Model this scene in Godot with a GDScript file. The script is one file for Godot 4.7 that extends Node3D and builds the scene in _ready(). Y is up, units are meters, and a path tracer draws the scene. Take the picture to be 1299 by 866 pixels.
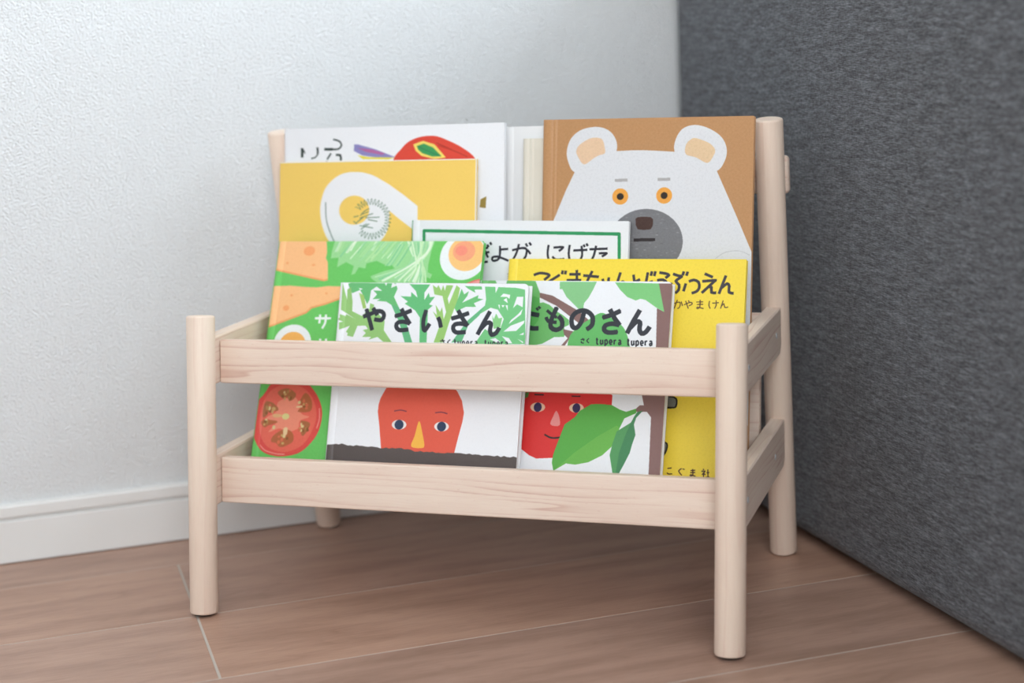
extends Node3D

# The room's axes: the papered wall runs along "along", "into" points from it into the room. The rack's own axes are the world's.
const TURN := 0.63247
const SKIRT := -0.3896      # front of the baseboard, measured along "into"
const WALL := -0.3976
const SOFA := 0.3965
const LEFT := -1.6
const RIGHT := 1.93
const FRONT := 2.63
var along := Vector3(cos(TURN), 0, -sin(TURN))
var into := Vector3(sin(TURN), 0, cos(TURN))
var taken := {}
var mats := {}

# Books: lower left corner of the front cover, size, thickness, lean and roll in degrees.
const BOOKS := {
	"yas": {"at": [-0.1449, 0.1178, -0.0578], "w": 0.1894, "h": 0.1914, "t": 0.0120, "lean": 21.0, "roll": 0.00},
	"kud": {"at": [-0.0106, 0.1183, -0.0725], "w": 0.1849, "h": 0.1932, "t": 0.0120, "lean": 23.5, "roll": 0.00},
	"food": {"at": [-0.2309, 0.1169, -0.0720], "w": 0.2164, "h": 0.2355, "t": 0.0080, "lean": 25.4, "roll": 0.00},
	"kog": {"at": [0.0120, 0.1162, -0.0984], "w": 0.2265, "h": 0.2095, "t": 0.0080, "lean": 20.0, "roll": 0.00},
	"gre": {"at": [-0.0946, 0.1170, -0.1381], "w": 0.2176, "h": 0.2366, "t": 0.0060, "lean": 12.0, "roll": -0.60},
	"egg": {"at": [-0.2412, 0.1144, -0.1498], "w": 0.2112, "h": 0.2964, "t": 0.0045, "lean": 11.0, "roll": 0.00},
	"cat": {"at": [-0.2367, 0.1145, -0.1634], "w": 0.2346, "h": 0.3276, "t": 0.0060, "lean": 9.5, "roll": 0.25},
	"bear": {"at": [0.0368, 0.1164, -0.1539], "w": 0.2012, "h": 0.3292, "t": 0.0085, "lean": 10.0, "roll": -0.40},
	"whi": {"at": [-0.0066, 0.1156, -0.1747], "w": 0.1900, "h": 0.3228, "t": 0.0120, "lean": 10.0, "roll": 0.00},
	"cre": {"at": [0.0154, 0.1149, -0.1646], "w": 0.1600, "h": 0.3124, "t": 0.0080, "lean": 10.0, "roll": 0.00},
}

# Printed covers: shapes in millimetres from the lower left corner. P polygon, C closed curve, E ellipse, S smooth stroke, L straight stroke.
const PRINT := {
	"yas": [
		["P", "6cbf78", 0, [6.9, 190.2, 10.2, 191, 56.7, 190.8, 58.8, 185.6, 55.8, 177.8, 62.1, 167.1, 53.6, 170.1, 48.4, 173.1, 38.4, 173.8, 42.4, 175.8, 34.2, 175.3, 38.3, 180, 34.2, 183.8, 43.3, 183.5, 37.2, 187.6, 31.7, 183.8, 30.9, 174.5, 28.8, 170.6, 23.4, 179.8, 19, 186, 23.3, 185.3, 12.4, 180.9]],
		["P", "f1f2f5", 0, [45.1, 191, 47.6, 191.1, 47, 188.2]],
		["P", "f1f2f5", 0, [52.9, 191.3, 58.9, 189.1, 52.2, 186.3]],
		["P", "66b882", 0, [53.6, 170.5, 62, 167.5, 71.7, 150.3, 78.3, 134.4, 70.6, 134.3, 63.3, 153.3]],
		["P", "68c07c", 0, [70.7, 190.1, 91.8, 190, 86.4, 182, 87, 175, 90.9, 182, 92.4, 177.8, 97.3, 178.2, 92.2, 170.9, 95.9, 169.8, 91.4, 165.9, 92.6, 134.7, 85.4, 134.5, 84, 158.2, 78.5, 165, 67.4, 171.4, 70.5, 173.3, 62.7, 178.5, 73.3, 178.1, 73, 182.6, 79.9, 177.3, 77.8, 183.4]],
		["P", "98c878", 0, [1.4, 191.4, 7.6, 174.2, 6.7, 184.4, 10.6, 186.7, 13.6, 172.7, 14.1, 163.4, 24.5, 158.9, 31.7, 166, 32, 171.4, 36.3, 169.9, 35.8, 166.8, 48.4, 154.6, 48.4, 145.4, 57.6, 134, 48.6, 134.6, 42.4, 139.1, 33.6, 136.3, 35.8, 139, 26.7, 138.8, 30.1, 142.7, 26.6, 145.4, 31.8, 146.6, 29.1, 149.7, 20.8, 149.5, 17.2, 138.7, 10.9, 139.7, 11.4, 142.4, 9.3, 143.2, 12.9, 149.4, 2, 145.4, 1.3, 152.4, 5.4, 153.2, -0.7, 155.4, 1.7, 157, 1.4, 160.5, 7.4, 158.7, 8.1, 160.6, 17.7, 156.1, 2.2, 164.8, 1.9, 176.5]],
		["P", "a4cc70", 0, [19.5, 181.4, 24.7, 179.1, 28.3, 166.7, 25.1, 165.9]],
		["P", "9ccb72", 0, [94.3, 189.5, 96.7, 180.5, 104.9, 179.1, 109.8, 163.8, 107.9, 157, 105.4, 168.4, 103.7, 163.8, 98.7, 170.6, 100.8, 160.7, 96.4, 164.4, 101.1, 156.9, 107, 153.9, 103.5, 147.8, 99.7, 134.8, 108.9, 135, 113.4, 153.2, 117.8, 167.7, 120.1, 173.9, 121.9, 186.8, 118.1, 189.3, 111.9, 171.5, 110.3, 176.8, 114.9, 189.2, 108, 189.4, 106.9, 184, 104.8, 189.4, 103.3, 184, 100, 189.4, 98.6, 186.7]],
		["P", "72c47c", 0, [117.8, 167.7, 123.5, 186.1, 126.4, 180.8, 130.9, 183.9, 129.7, 179.3, 125, 172.8, 140.7, 180.2, 140.2, 177.1, 145.8, 176.4, 136.6, 172.5, 139.2, 169.1, 128.9, 169, 119.7, 164.7]],
		["P", "72c47c", 0, [126.5, 188.8, 143.2, 188.4, 143.9, 185.5, 136.3, 185.4, 137.4, 182.4, 129.9, 186.1]],
		["P", "78c884", 0, [146.4, 188.4, 177.1, 187.4, 185.8, 185.8, 189.9, 135, 140.4, 134.1, 149.5, 148.5, 155.3, 144.8, 164.4, 148.8, 167.2, 158.2, 160.7, 166.7, 153.5, 168.5, 141.4, 161.2, 132.7, 151.3, 127.6, 136.1, 117.3, 135.1, 131.5, 155.8, 147.8, 170.4, 148.5, 176.4]],
		["P", "68ba84", 0, [147.8, 170.4, 143, 161.2, 132.7, 151.3, 127.6, 136.1, 117.3, 135.1, 131.5, 155.8]],
		["P", "8ccf86", 0, [155.6, 161.4, 157.4, 157.7, 159.4, 163, 162.1, 158.5, 165.6, 159.3, 164.3, 150.2, 158.1, 148.6]],
		["P", "f1f2f5", 0, [162.1, 178.8, 165, 181.9, 171.8, 180.8, 171.3, 177, 168.4, 178.9]],
		["P", "f1f2f5", 0, [165.5, 175.9, 168.5, 177.8, 170, 172.9]],
		["P", "f1f2f5", 0, [163.9, 170.9, 167, 171, 165.6, 168.7]],
		["P", "f1f2f5", 0, [167.8, 171, 170.1, 171, 170.5, 165.7]],
		["P", "f1f2f5", 0, [175.4, 168.4, 178.5, 179, 184.7, 179.1, 184.7, 174.5, 184.7, 169.3, 179.1, 171.9]],
		["P", "f1f2f5", 0, [172.3, 153.4, 174.3, 157.2, 181.2, 163.2, 184.8, 167.8, 183.6, 162.5]],
		["P", "f1f2f5", 0, [167.7, 146.2, 174.3, 151.9, 187.5, 157, 187, 154.3, 180.1, 147.1]],
		["P", "f1f2f5", 0, [183.1, 143.4, 187.6, 145.8, 187.4, 143.5]],
		["P", "f1f2f5", 0, [166.5, 142, 173.6, 140.3, 177.1, 135.5, 173.2, 135.4]],
		["P", "f1f2f5", 0, [155, 138.8, 160.4, 140.1, 165.3, 136.8, 163.9, 135.2]],
		["P", "f1f2f5", 0, [181.8, 139.7, 187.4, 137.2, 187.5, 135.7]],
		["P", "f1f2f5", 0, [156.7, 188, 159.8, 187.9, 157.3, 182.2]],
		["P", "f1f2f5", 0, [160.7, 171.3, 162.3, 171.3, 162.6, 166.8]],
		["S", "33353d", 3.7, [25.8, 158.3, 33, 160.9, 39.3, 163.7, 44.7, 163.4, 47.3, 160, 45.1, 155.3, 37.4, 156]],
		["S", "33353d", 3.7, [35.3, 166.9, 40.5, 159.9]],
		["S", "33353d", 3.7, [28.6, 165.8, 33.7, 152.8, 36.3, 145.5]],
		["S", "33353d", 3.7, [58.5, 159.2, 66.6, 161.6, 74.9, 164.9]],
		["L", "33353d", 3.7, [64.4, 166.5, 69.3, 158.7, 74.4, 151.9]],
		["S", "33353d", 3.7, [74.4, 152.3, 68.1, 154, 62.1, 153.2, 60.5, 149.8, 63.9, 146, 73.2, 146.7]],
		["S", "33353d", 3.7, [89.7, 165.5, 87.8, 156.7, 88.1, 149.8, 89.9, 146, 94.2, 152.6]],
		["S", "33353d", 3.7, [102.1, 158.8, 104.1, 155, 105.8, 149.2]],
		["S", "33353d", 3.7, [115.6, 157.7, 124, 160.1, 132.5, 163.2]],
		["L", "33353d", 3.7, [121.6, 165.7, 126.6, 158, 132.3, 150.9]],
		["S", "33353d", 3.7, [132.3, 151.4, 126.2, 153.1, 119.5, 152.2, 118, 148.4, 121.3, 144.7, 130.8, 145.3]],
		["L", "33353d", 3.7, [153.3, 165, 147.5, 153.8, 142.5, 143]],
		["S", "33353d", 3.7, [144.8, 147.7, 150.7, 154, 155, 153.5, 154.5, 147.1, 156.6, 143, 160.8, 144.9, 163.4, 149.9]],
		["S", "33353d", 0.9, [105.9, 136.2, 110.7, 136.9]],
		["S", "33353d", 0.9, [107.9, 138, 110.2, 134.9]],
		["S", "33353d", 0.9, [107, 134.6, 106.8, 132.8, 110.2, 132.3]],
		["S", "33353d", 0.9, [116, 137.8, 113.5, 135.2, 116.4, 132.5]],
		["S", "33353d", 0.95, [120.6, 138.3, 121.1, 133.1, 121.4, 132.2, 122.2, 132.2]],
		["L", "33353d", 0.95, [119.9, 136.5, 121.8, 136.5]],
		["S", "33353d", 0.95, [124, 136.7, 124.3, 133.3, 125, 132.2, 126.1, 132.8, 126.3, 134]],
		["L", "33353d", 0.95, [126.1, 136.7, 126.5, 132.2]],
		["L", "33353d", 0.95, [128.1, 136.7, 128.6, 130.4]],
		["S", "33353d", 0.95, [128.2, 135.3, 129.2, 136.7, 130.3, 135.5, 130.5, 133.3, 129.5, 132.2, 128.4, 133.3]],
		["S", "33353d", 0.95, [132.4, 134.4, 134.7, 134.4, 134.2, 136, 133.3, 136.7, 132.4, 135.3, 132.6, 133.5, 133.7, 132.2, 134.6, 132.8]],
		["L", "33353d", 0.95, [136.5, 136.7, 136.9, 132.2]],
		["S", "33353d", 0.95, [136.7, 134.9, 137.3, 136.4, 138.3, 136.4]],
		["S", "33353d", 0.95, [140.7, 136, 141.7, 136.7, 142.6, 135.5, 142.9, 132.2]],
		["S", "33353d", 0.95, [142.7, 134.4, 141.4, 134.4, 140.8, 133.3, 141.6, 132.2, 142.8, 133.1]],
		["S", "33353d", 0.95, [150.7, 138.2, 151.1, 133, 151.5, 132.1, 152.2, 132.1]],
		["L", "33353d", 0.95, [150, 136.4, 151.9, 136.4]],
		["S", "33353d", 0.95, [154, 136.6, 154.3, 133.3, 155, 132.1, 156.1, 132.8, 156.3, 133.9]],
		["L", "33353d", 0.95, [156.1, 136.6, 156.4, 132.1]],
		["L", "33353d", 0.95, [158.1, 136.6, 158.6, 130.3]],
		["S", "33353d", 0.95, [158.2, 135.3, 159.1, 136.6, 160.2, 135.5, 160.4, 133.3, 159.5, 132.1, 158.4, 133.3]],
		["S", "33353d", 0.95, [162.3, 134.4, 164.5, 134.4, 164.1, 136, 163.2, 136.6, 162.3, 135.3, 162.5, 133.5, 163.5, 132.1, 164.5, 132.8]],
		["L", "33353d", 0.95, [166.4, 136.6, 166.7, 132.1]],
		["S", "33353d", 0.95, [166.5, 134.8, 167.1, 136.4, 168.2, 136.4]],
		["S", "33353d", 0.95, [170.5, 135.9, 171.5, 136.6, 172.4, 135.5, 172.6, 132.1]],
		["S", "33353d", 0.95, [172.4, 134.4, 171.2, 134.4, 170.6, 133.3, 171.4, 132.1, 172.6, 133]],
		["P", "e4604b", 0, [59.8, 96.6, 65.5, 102, 73.8, 106.2, 87, 108.8, 100.5, 108, 113, 103.2, 120.7, 96.5, 127.1, 89.3, 132.2, 81, 135.1, 69.8, 134.3, 61.9, 131.3, 47.2, 127.6, 27.5, 57.1, 24.6, 51.8, 55.7, 49.2, 68.2, 49.4, 75.1, 50.8, 80.9, 55.5, 90.2]],
		["E", "efe9e6", 0, [71.7, 56.7, 7.3, 4.6]],
		["E", "31405c", 0, [71.7, 56.7, 4.5, 4.6]],
		["E", "efe9e6", 0, [114.1, 56.4, 7.2, 4.5]],
		["E", "31405c", 0, [114.1, 56.4, 4.4, 4.5]],
		["S", "7c3c4c", 0.9, [65.7, 69.2, 72, 70.4, 78.2, 69.3]],
		["S", "7c3c4c", 0.9, [106.8, 68.9, 112.7, 69.8, 118.9, 68.5]],
		["C", "f8bb4e", 0, [91.5, 60.7, 88.1, 46.8, 85.3, 38.2, 87.8, 35.9, 96.3, 35.8, 98.6, 38.1, 96.1, 48.2]],
		["P", "5b514e", 0, [-7.8, 35.1, -3.5, 35.2, 0.8, 35.4, 5, 35.7, 9.2, 36.4, 12.3, 35.9, 15.1, 37, 18.2, 36.2, 21.2, 35.3, 24.2, 35.5, 27.3, 35, 30.3, 36, 33.4, 35.4, 36.4, 35.5, 39.5, 35, 42.6, 34.8, 45.6, 35.4, 48.6, 35, 51.7, 34.8, 54.8, 33.9, 57.8, 34.1, 60.7, 34.9, 63.8, 34, 66.8, 34.9, 69.8, 34.3, 72.8, 34.9, 75.8, 35.1, 78.8, 33.9, 82.3, 34.3, 85.8, 33.8, 89.3, 32.2, 92.3, 32.3, 95.3, 33.1, 98.3, 32.1, 101.3, 32.6, 104.3, 32.4, 107.2, 32.9, 110.3, 31.9, 113.2, 32.2, 116.2, 31.8, 119.2, 31.8, 122.1, 32.6, 125.1, 32.4, 128.2, 32.6, 131.2, 32.6, 134.2, 32.7, 137.3, 32.3, 140.4, 31.9, 143.3, 32.6, 146.4, 31.7, 149.4, 32.1, 152.4, 32, 155.5, 31.2, 158.5, 31.6, 161.5, 31.7, 164.5, 31.4, 167.6, 31, 170.7, 31.9, 173.9, 30.6, 176.9, 31.8, 180.1, 30.8, 183.2, 30.7, 186.2, 31.7, 191.4, 30, 195.2, -21.1, -2.2, -21.8]],
	],
	"kud": [
		["P", "72ba6c", 0, [-12.5, 198.3, 53.9, 192.8, 58.9, 182.3, 59.8, 171.9, 63.3, 172.5, 69.4, 170.2, 77, 164, 83.2, 160.6, 89.4, 156.1, 89.8, 151.5, 85.3, 149.1, 86.9, 143.4, 86, 140, 76.7, 139.8, 65.5, 133.3, 32.9, 126.3, -5.6, 125.5]],
		["P", "5fae5a", 0, [28.1, 179.7, 52.1, 178.8, 59.2, 176.5, 59.8, 171.9, 60, 155.6, 50.5, 142.8, 31.4, 142.5]],
		["P", "f1f2f5", 0, [14.2, 193.1, 25.7, 193.2, 25, 186.7, 22.5, 188.5, 17, 188.4]],
		["P", "8b6a66", 0, [59, 181.7, 71.7, 179, 96.8, 165.4, 110.5, 154.7, 101.4, 151.7, 91.6, 158.4, 76.6, 169.2, 59.4, 177.1]],
		["P", "8b6a66", 0, [84.3, 147.4, 95, 145.3, 90.9, 137.7, 84.7, 127.3, 80.1, 127.2, 89.6, 138.9, 85.9, 142.2]],
		["P", "8cca8c", 0, [77.6, 192.4, 113.3, 192.6, 110.4, 185.1, 106.4, 177, 102.7, 172.3, 102.3, 165.7, 97.9, 166.5, 91.6, 172.2, 85.3, 177.9, 80.6, 185.4, 78.2, 185.4]],
		["P", "82cb80", 0, [130.7, 192.1, 172, 191.3, 175, 179.9, 178.9, 164.7, 170.7, 169.1, 160.6, 175.8, 155.9, 176.9, 151.5, 175.2, 143.2, 178.5, 135.9, 185.3]],
		["P", "8b6a66", 0, [172, 191.3, 190, 191.4, 189.4, 86.8, 189.8, 9, 174.8, 8.3, 173.3, 67.8, 169.2, 72.7, 159.3, 72.4, 159.1, 75.6, 162.2, 78.4, 166, 78.5, 163.1, 89.2, 173.4, 133.1, 171.8, 168.3, 178.9, 164.7, 175, 179.9]],
		["C", "68bb68", 0, [90.2, 125.2, 90.8, 138.9, 94.9, 145.8, 100.3, 151.1, 108, 156.3, 114.6, 161, 121.4, 163.2, 131, 157.8, 139.4, 152.2, 144.5, 145.5, 148.8, 133.2, 148.5, 121.9, 120.3, 116.8, 95.9, 118.5]],
		["S", "36383f", 4.0, [31.1, 159.7, 41.7, 161.2, 45.2, 162.2]],
		["S", "36383f", 4.0, [38.9, 166.4, 35.8, 154.1, 31.8, 144.8]],
		["S", "36383f", 4.0, [50.6, 161.9, 56, 160.8, 60.2, 160.3]],
		["S", "36383f", 4.0, [49.9, 149.1, 54.8, 147.5, 60.7, 147.8]],
		["S", "36383f", 1.9, [56.7, 167.2, 59, 164.9]],
		["S", "36383f", 1.9, [58.7, 168.6, 60.9, 166.5]],
		["S", "36383f", 4.0, [76.7, 167.7, 72.4, 155.8, 72.6, 148.9, 77.9, 146.5, 83.1, 149.7, 82.4, 156, 78.8, 159.6]],
		["S", "36383f", 2.6, [67.3, 165, 72.6, 161, 77.5, 158.2]],
		["S", "36383f", 3, [67.1, 158.6, 69.6, 154.6, 77.7, 153.6]],
		["S", "36383f", 4.0, [103.4, 163.7, 101.2, 153.9, 97, 148.7, 93.1, 150.4, 92.1, 158.4, 97, 164, 105, 164.8, 111.5, 159.8, 111.9, 151.8, 107, 147.4]],
		["S", "36383f", 4.0, [121.5, 158.8, 129.6, 161.4, 137.9, 165.3]],
		["L", "36383f", 4.0, [127.7, 166.7, 132.7, 158.4, 138.1, 151.7]],
		["S", "36383f", 4.0, [137.8, 152, 130.8, 153.2, 124.6, 151.4, 123.8, 147.2, 128, 144.8, 136.5, 145.6]],
		["L", "36383f", 4.0, [156.1, 166.4, 150.6, 155.8, 145.5, 144.4]],
		["S", "36383f", 4.0, [148.2, 149.5, 153.5, 155.3, 157, 154.5, 156.9, 148, 159.4, 144.4, 163.2, 146.1, 166.3, 151]],
		["S", "36383f", 4.0, [11.3, 165.5, 2.5, 155.4, 13.3, 143.9]],
		["S", "33353d", 0.95, [102.2, 137.7, 105.9, 138.3]],
		["S", "33353d", 0.95, [103.7, 139.1, 105.5, 136.6]],
		["S", "33353d", 0.95, [103, 136.4, 102.9, 135, 105.4, 134.6]],
		["S", "33353d", 0.95, [110, 139, 108, 136.9, 110.3, 134.7]],
		["S", "33353d", 1.25, [117.5, 139.7, 117.9, 134.8, 118.3, 133.9, 119, 133.9]],
		["L", "33353d", 1.25, [116.7, 138, 118.7, 138]],
		["S", "33353d", 1.25, [121, 138.2, 121.2, 134.9, 121.9, 133.8, 123.1, 134.5, 123.3, 135.6]],
		["L", "33353d", 1.25, [123.1, 138.1, 123.4, 133.8]],
		["L", "33353d", 1.25, [125.2, 138.1, 125.7, 132.1]],
		["S", "33353d", 1.25, [125.3, 136.8, 126.3, 138.1, 127.4, 137, 127.6, 134.9, 126.6, 133.8, 125.5, 134.9]],
		["S", "33353d", 1.25, [129.6, 135.9, 131.9, 135.9, 131.5, 137.4, 130.5, 138.1, 129.6, 136.8, 129.8, 135.1, 130.9, 133.8, 131.9, 134.4]],
		["L", "33353d", 1.25, [133.9, 138, 134.2, 133.7]],
		["S", "33353d", 1.25, [134, 136.3, 134.6, 137.8, 135.7, 137.8]],
		["S", "33353d", 1.25, [138.2, 137.3, 139.2, 138, 140.1, 136.9, 140.3, 133.7]],
		["S", "33353d", 1.25, [140.2, 135.8, 138.9, 135.8, 138.3, 134.8, 139, 133.7, 140.3, 134.5]],
		["S", "33353d", 1.25, [146.9, 139.3, 147.2, 134.4, 147.6, 133.5, 148.3, 133.5]],
		["L", "33353d", 1.25, [146.1, 137.6, 148.1, 137.6]],
		["S", "33353d", 1.25, [150.3, 137.8, 150.5, 134.6, 151.2, 133.5, 152.4, 134.1, 152.6, 135.2]],
		["L", "33353d", 1.25, [152.4, 137.8, 152.7, 133.5]],
		["L", "33353d", 1.25, [154.5, 137.7, 154.9, 131.8]],
		["S", "33353d", 1.25, [154.6, 136.5, 155.5, 137.7, 156.7, 136.7, 156.8, 134.5, 155.8, 133.5, 154.7, 134.5]],
		["S", "33353d", 1.25, [158.8, 135.6, 161.1, 135.5, 160.7, 137, 159.7, 137.7, 158.8, 136.4, 159, 134.7, 160, 133.4, 161.1, 134]],
		["L", "33353d", 1.25, [163, 137.7, 163.3, 133.4]],
		["S", "33353d", 1.25, [163.1, 135.9, 163.8, 137.4, 164.8, 137.4]],
		["S", "33353d", 1.25, [167.2, 137, 168.3, 137.6, 169.2, 136.5, 169.4, 133.3]],
		["S", "33353d", 1.25, [169.2, 135.5, 168, 135.5, 167.3, 134.4, 168.1, 133.3, 169.3, 134.2]],
		["P", "de3836", 0, [49.6, 37.4, 37.1, 47.9, 28.7, 64.2, 31.6, 83.2, 46.6, 97, 73.8, 101, 107.8, 100.8, 128.5, 93.7, 136.3, 86.3, 136.1, 73.2, 123.7, 40.3, 100.1, 28.5, 82.2, 27.4, 68.7, 26.4, 61.7, 29.1]],
		["P", "5f9c4c", 0, [42.9, 86.9, 56.7, 87.3, 55.9, 82.8, 49.8, 80.2, 43.7, 78]],
		["P", "f1f2f5", 0, [136.2, 91.7, 161.7, 92.5, 165.5, 78.5, 161.7, 78.4, 159.1, 75.3, 150, 72.1, 143.2, 74.5, 136.2, 76.5]],
		["E", "efc6a8", 0, [66.2, 73.7, 7.1, 4.4]],
		["E", "3b3058", 0, [66.2, 73.7, 3.8, 4.4]],
		["E", "efc6a8", 0, [103.2, 74.1, 6.9, 4.4]],
		["E", "3b3058", 0, [103.2, 74.1, 3.7, 4.4]],
		["S", "3a2a2c", 1.1, [62, 85.4, 71.1, 85.4]],
		["S", "3a2a2c", 1.1, [97.8, 84.9, 106.2, 85]],
		["C", "e8908c", 0, [84.2, 71, 81.8, 66, 79.4, 58.5, 84.3, 56.8, 88.7, 58, 87.5, 65.6]],
		["S", "2c2c2c", 1.4, [74.8, 48.8, 79.5, 46.4, 84.1, 45.7, 89.7, 46.6]],
		["P", "5fae4c", 0, [116.9, 78.1, 126.3, 78.6, 136.4, 77.8, 143.8, 74, 150, 72.1, 159.1, 75.3, 159.4, 71.3, 148.8, 66.1, 145.1, 57.3, 142.9, 49.7, 138.7, 39.8, 131, 32, 118.2, 25, 106.2, 22.3, 97.2, 23, 86, 15.8, 83.9, 23.5, 84.7, 31.2, 88.7, 44.4, 93.2, 58.7, 102.2, 65.6, 106.7, 71.7]],
		["P", "70b852", 0, [142.2, 59.4, 145.1, 57.3, 142.9, 49.7, 138.7, 39.8, 131, 32, 118.2, 25, 106.2, 22.3, 97.2, 23, 86, 15.8, 104.2, 33, 125.2, 49]],
		["P", "4a8a5c", 0, [160.4, 72.4, 165.3, 73.6, 159.7, 67, 158, 61, 160.1, 51.4, 157.6, 42.7, 156, 35.1, 151.3, 24.3, 147.1, 15.5, 141.6, 15.3, 137.6, 32.3, 139.5, 43.1, 142.6, 54, 155.1, 62.5, 158, 68.5]],
		["P", "5a9e62", 0, [142.6, 54, 155.1, 62.5, 150.5, 50, 146.2, 34.7, 144.3, 15.4, 141.6, 15.3, 137.6, 32.3, 139.5, 43.1]],
	],
	"food": [
		["P", "fbbf86", 0, [-5, 237.8, 51, 237.7, 53.4, 224.5, 52.9, 218, 55.5, 214.1, 57.8, 196.5, 53.9, 194.9, 36.9, 198, 19.7, 201.9, -0.4, 205.7]],
		["L", "f59e66", 1.6, [-0.5, 206.3, 19.7, 202.1, 36.9, 198.6, 53.9, 195.4, 57.6, 196.5]],
		["E", "f7a468", 0, [33.9, 225.5, 6.1, 4.9]],
		["E", "f7a468", 0, [40.4, 211.1, 1.9, 1.1]],
		["E", "f7a468", 0, [11.5, 213, 1.4, 1.3]],
		["P", "fbbf86", 0, [-2.3, 189.1, 18.6, 189.7, 36.8, 188.5, 46.6, 188.2, 58.7, 189.6, 79.3, 189.5, 80.6, 179.2, 58.4, 171.2, 43.9, 167.2, 39.7, 162.6, 19.3, 154.5, -3.1, 145.8]],
		["L", "f59e66", 1.6, [-3.2, 146.4, 19.3, 154.9, 39, 162.6, 43.8, 167.5, 58.4, 171.5, 80.5, 179.8]],
		["E", "f7a468", 0, [16.5, 166.8, 3.3, 2.9]],
		["E", "f7a468", 0, [58.1, 182.2, 1.4, 1]],
		["E", "f7a468", 0, [20.7, 179.9, 1.3, 1.2]],
		["E", "eef1f0", 0, [28.1, 131.1, 20.3, 19.1]],
		["E", "f6b45c", 0, [28.3, 129.5, 14.3, 13.4]],
		["S", "f1f5f0", 2.1, [49.1, 156.9, 66.4, 157.1]],
		["S", "f1f5f0", 2.1, [54.4, 160.6, 54.5, 151.6]],
		["S", "f1f5f0", 2.1, [60.5, 160.7, 60.8, 152.9, 58.1, 146.7]],
		["S", "f1f5f0", 2.1, [52.3, 132.8, 69.6, 133.1]],
		["S", "f1f5f0", 2.1, [57.6, 136.5, 57.7, 127.6]],
		["S", "f1f5f0", 2.1, [63.7, 136.6, 64, 129, 61.3, 122.8]],
		["S", "f1f5f0", 2.1, [56, 117.3, 60.7, 113]],
		["S", "f1f5f0", 2.1, [57.2, 103.4, 66.7, 108.7, 71.1, 116.4]],
		["P", "9cd893", 0, [61, 238.3, 58.5, 225.9, 58.2, 218, 66.3, 218.7, 66.2, 208.9, 75.1, 214.1, 83.8, 210.2, 82.2, 201.2, 86.2, 202.5, 89.4, 209, 96.4, 207.7, 97.1, 212.9, 107.5, 215.5, 116.1, 211.7, 121.2, 214.2, 127.3, 207.8, 116.9, 205.2, 102.7, 200, 104.4, 197.4, 110.2, 193.6, 121.4, 189.8, 148.2, 188.7, 158.6, 190.1, 158.7, 200.3, 165.6, 197.8, 167, 202.2, 162.2, 204.1, 162, 211.8, 163.7, 225.9, 166.9, 238.1]],
		["S", "88cf96", 1.6, [82, 237, 76.5, 231, 68.1, 219.6]],
		["S", "c4e8b4", 1.6, [108.8, 236.9, 106, 233.8, 101.9, 225.7]],
		["S", "e2f3d6", 1.6, [83.5, 237, 79.7, 232.8, 74, 223.5]],
		["S", "b4e0a0", 0.7, [103, 236.9, 97.5, 231, 89.1, 219.5]],
		["S", "a0d8a0", 1.6, [81.5, 237, 78.2, 233.3, 73.3, 224.6]],
		["S", "c4e8b4", 0.7, [116.8, 236.9, 110.7, 230.2, 101.2, 218]],
		["S", "88cf96", 0.5, [118, 236.9, 112.3, 230.7, 103.5, 219]],
		["S", "a0d8a0", 1.6, [122.5, 236.9, 118.5, 232.6, 112.6, 223.1]],
		["S", "b4e0a0", 1.6, [114.9, 236.9, 107.4, 228.8, 95.8, 214.9]],
		["S", "88cf96", 0.5, [132.1, 236.9, 128.9, 233.4, 124.2, 224.8]],
		["S", "88cf96", 1.6, [67.8, 237, 65.9, 231.1, 63.3, 224.6]],
		["S", "b4e0a0", 1.6, [119.4, 236.9, 112.3, 229.1, 101.2, 215.7]],
		["S", "b4e0a0", 0.7, [105.3, 236.9, 99.9, 231, 91.6, 219.7]],
		["S", "c4e8b4", 1.0, [128, 236.9, 121.8, 230.2, 112.3, 217.9]],
		["S", "d9f0cb", 1.0, [133.9, 236.9, 127.8, 230.2, 118.4, 218.1]],
		["S", "a0d8a0", 0.5, [132.1, 236.9, 124.7, 228.8, 113.3, 215.1]],
		["S", "a0d8a0", 1.0, [114.9, 236.9, 111.3, 232.9, 105.9, 223.9]],
		["S", "e2f3d6", 1.6, [85.2, 237, 82.4, 233.9, 78.3, 225.7]],
		["S", "b4e0a0", 0.7, [71.5, 237, 69.5, 231.1, 67, 224.6]],
		["S", "b4e0a0", 0.5, [66.7, 237, 64.8, 231.1, 62.2, 224.6]],
		["S", "c4e8b4", 1.6, [68.4, 237, 66.4, 231.1, 63.9, 224.6]],
		["S", "88cf96", 0.7, [115.2, 236.9, 110.9, 232.2, 104.5, 222.3]],
		["S", "c4e8b4", 0.5, [134.4, 236.9, 130.3, 232.3, 124, 222.6]],
		["S", "d9f0cb", 1.6, [107.1, 236.9, 104.4, 234, 100.6, 226.1]],
		["S", "e2f3d6", 0.5, [85.7, 237, 81.7, 232.7, 75.9, 223.2]],
		["S", "88cf96", 0.7, [133.1, 236.9, 128.8, 232.2, 122.3, 222.2]],
		["S", "b4e0a0", 1.6, [127.5, 236.9, 122.9, 232, 116.1, 221.8]],
		["S", "a0d8a0", 0.5, [110.1, 236.9, 104.4, 230.7, 95.6, 219]],
		["S", "a0d8a0", 1.0, [108.5, 236.9, 100.9, 228.6, 89, 214.6]],
		["S", "d9f0cb", 1.0, [95.4, 237, 89, 229.9, 79, 217.4]],
		["S", "88cf96", 1.0, [95.8, 237, 91.9, 232.7, 86.1, 223.2]],
		["S", "a0d8a0", 1.0, [66.1, 237, 64.1, 231.1, 61.6, 224.6]],
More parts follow.
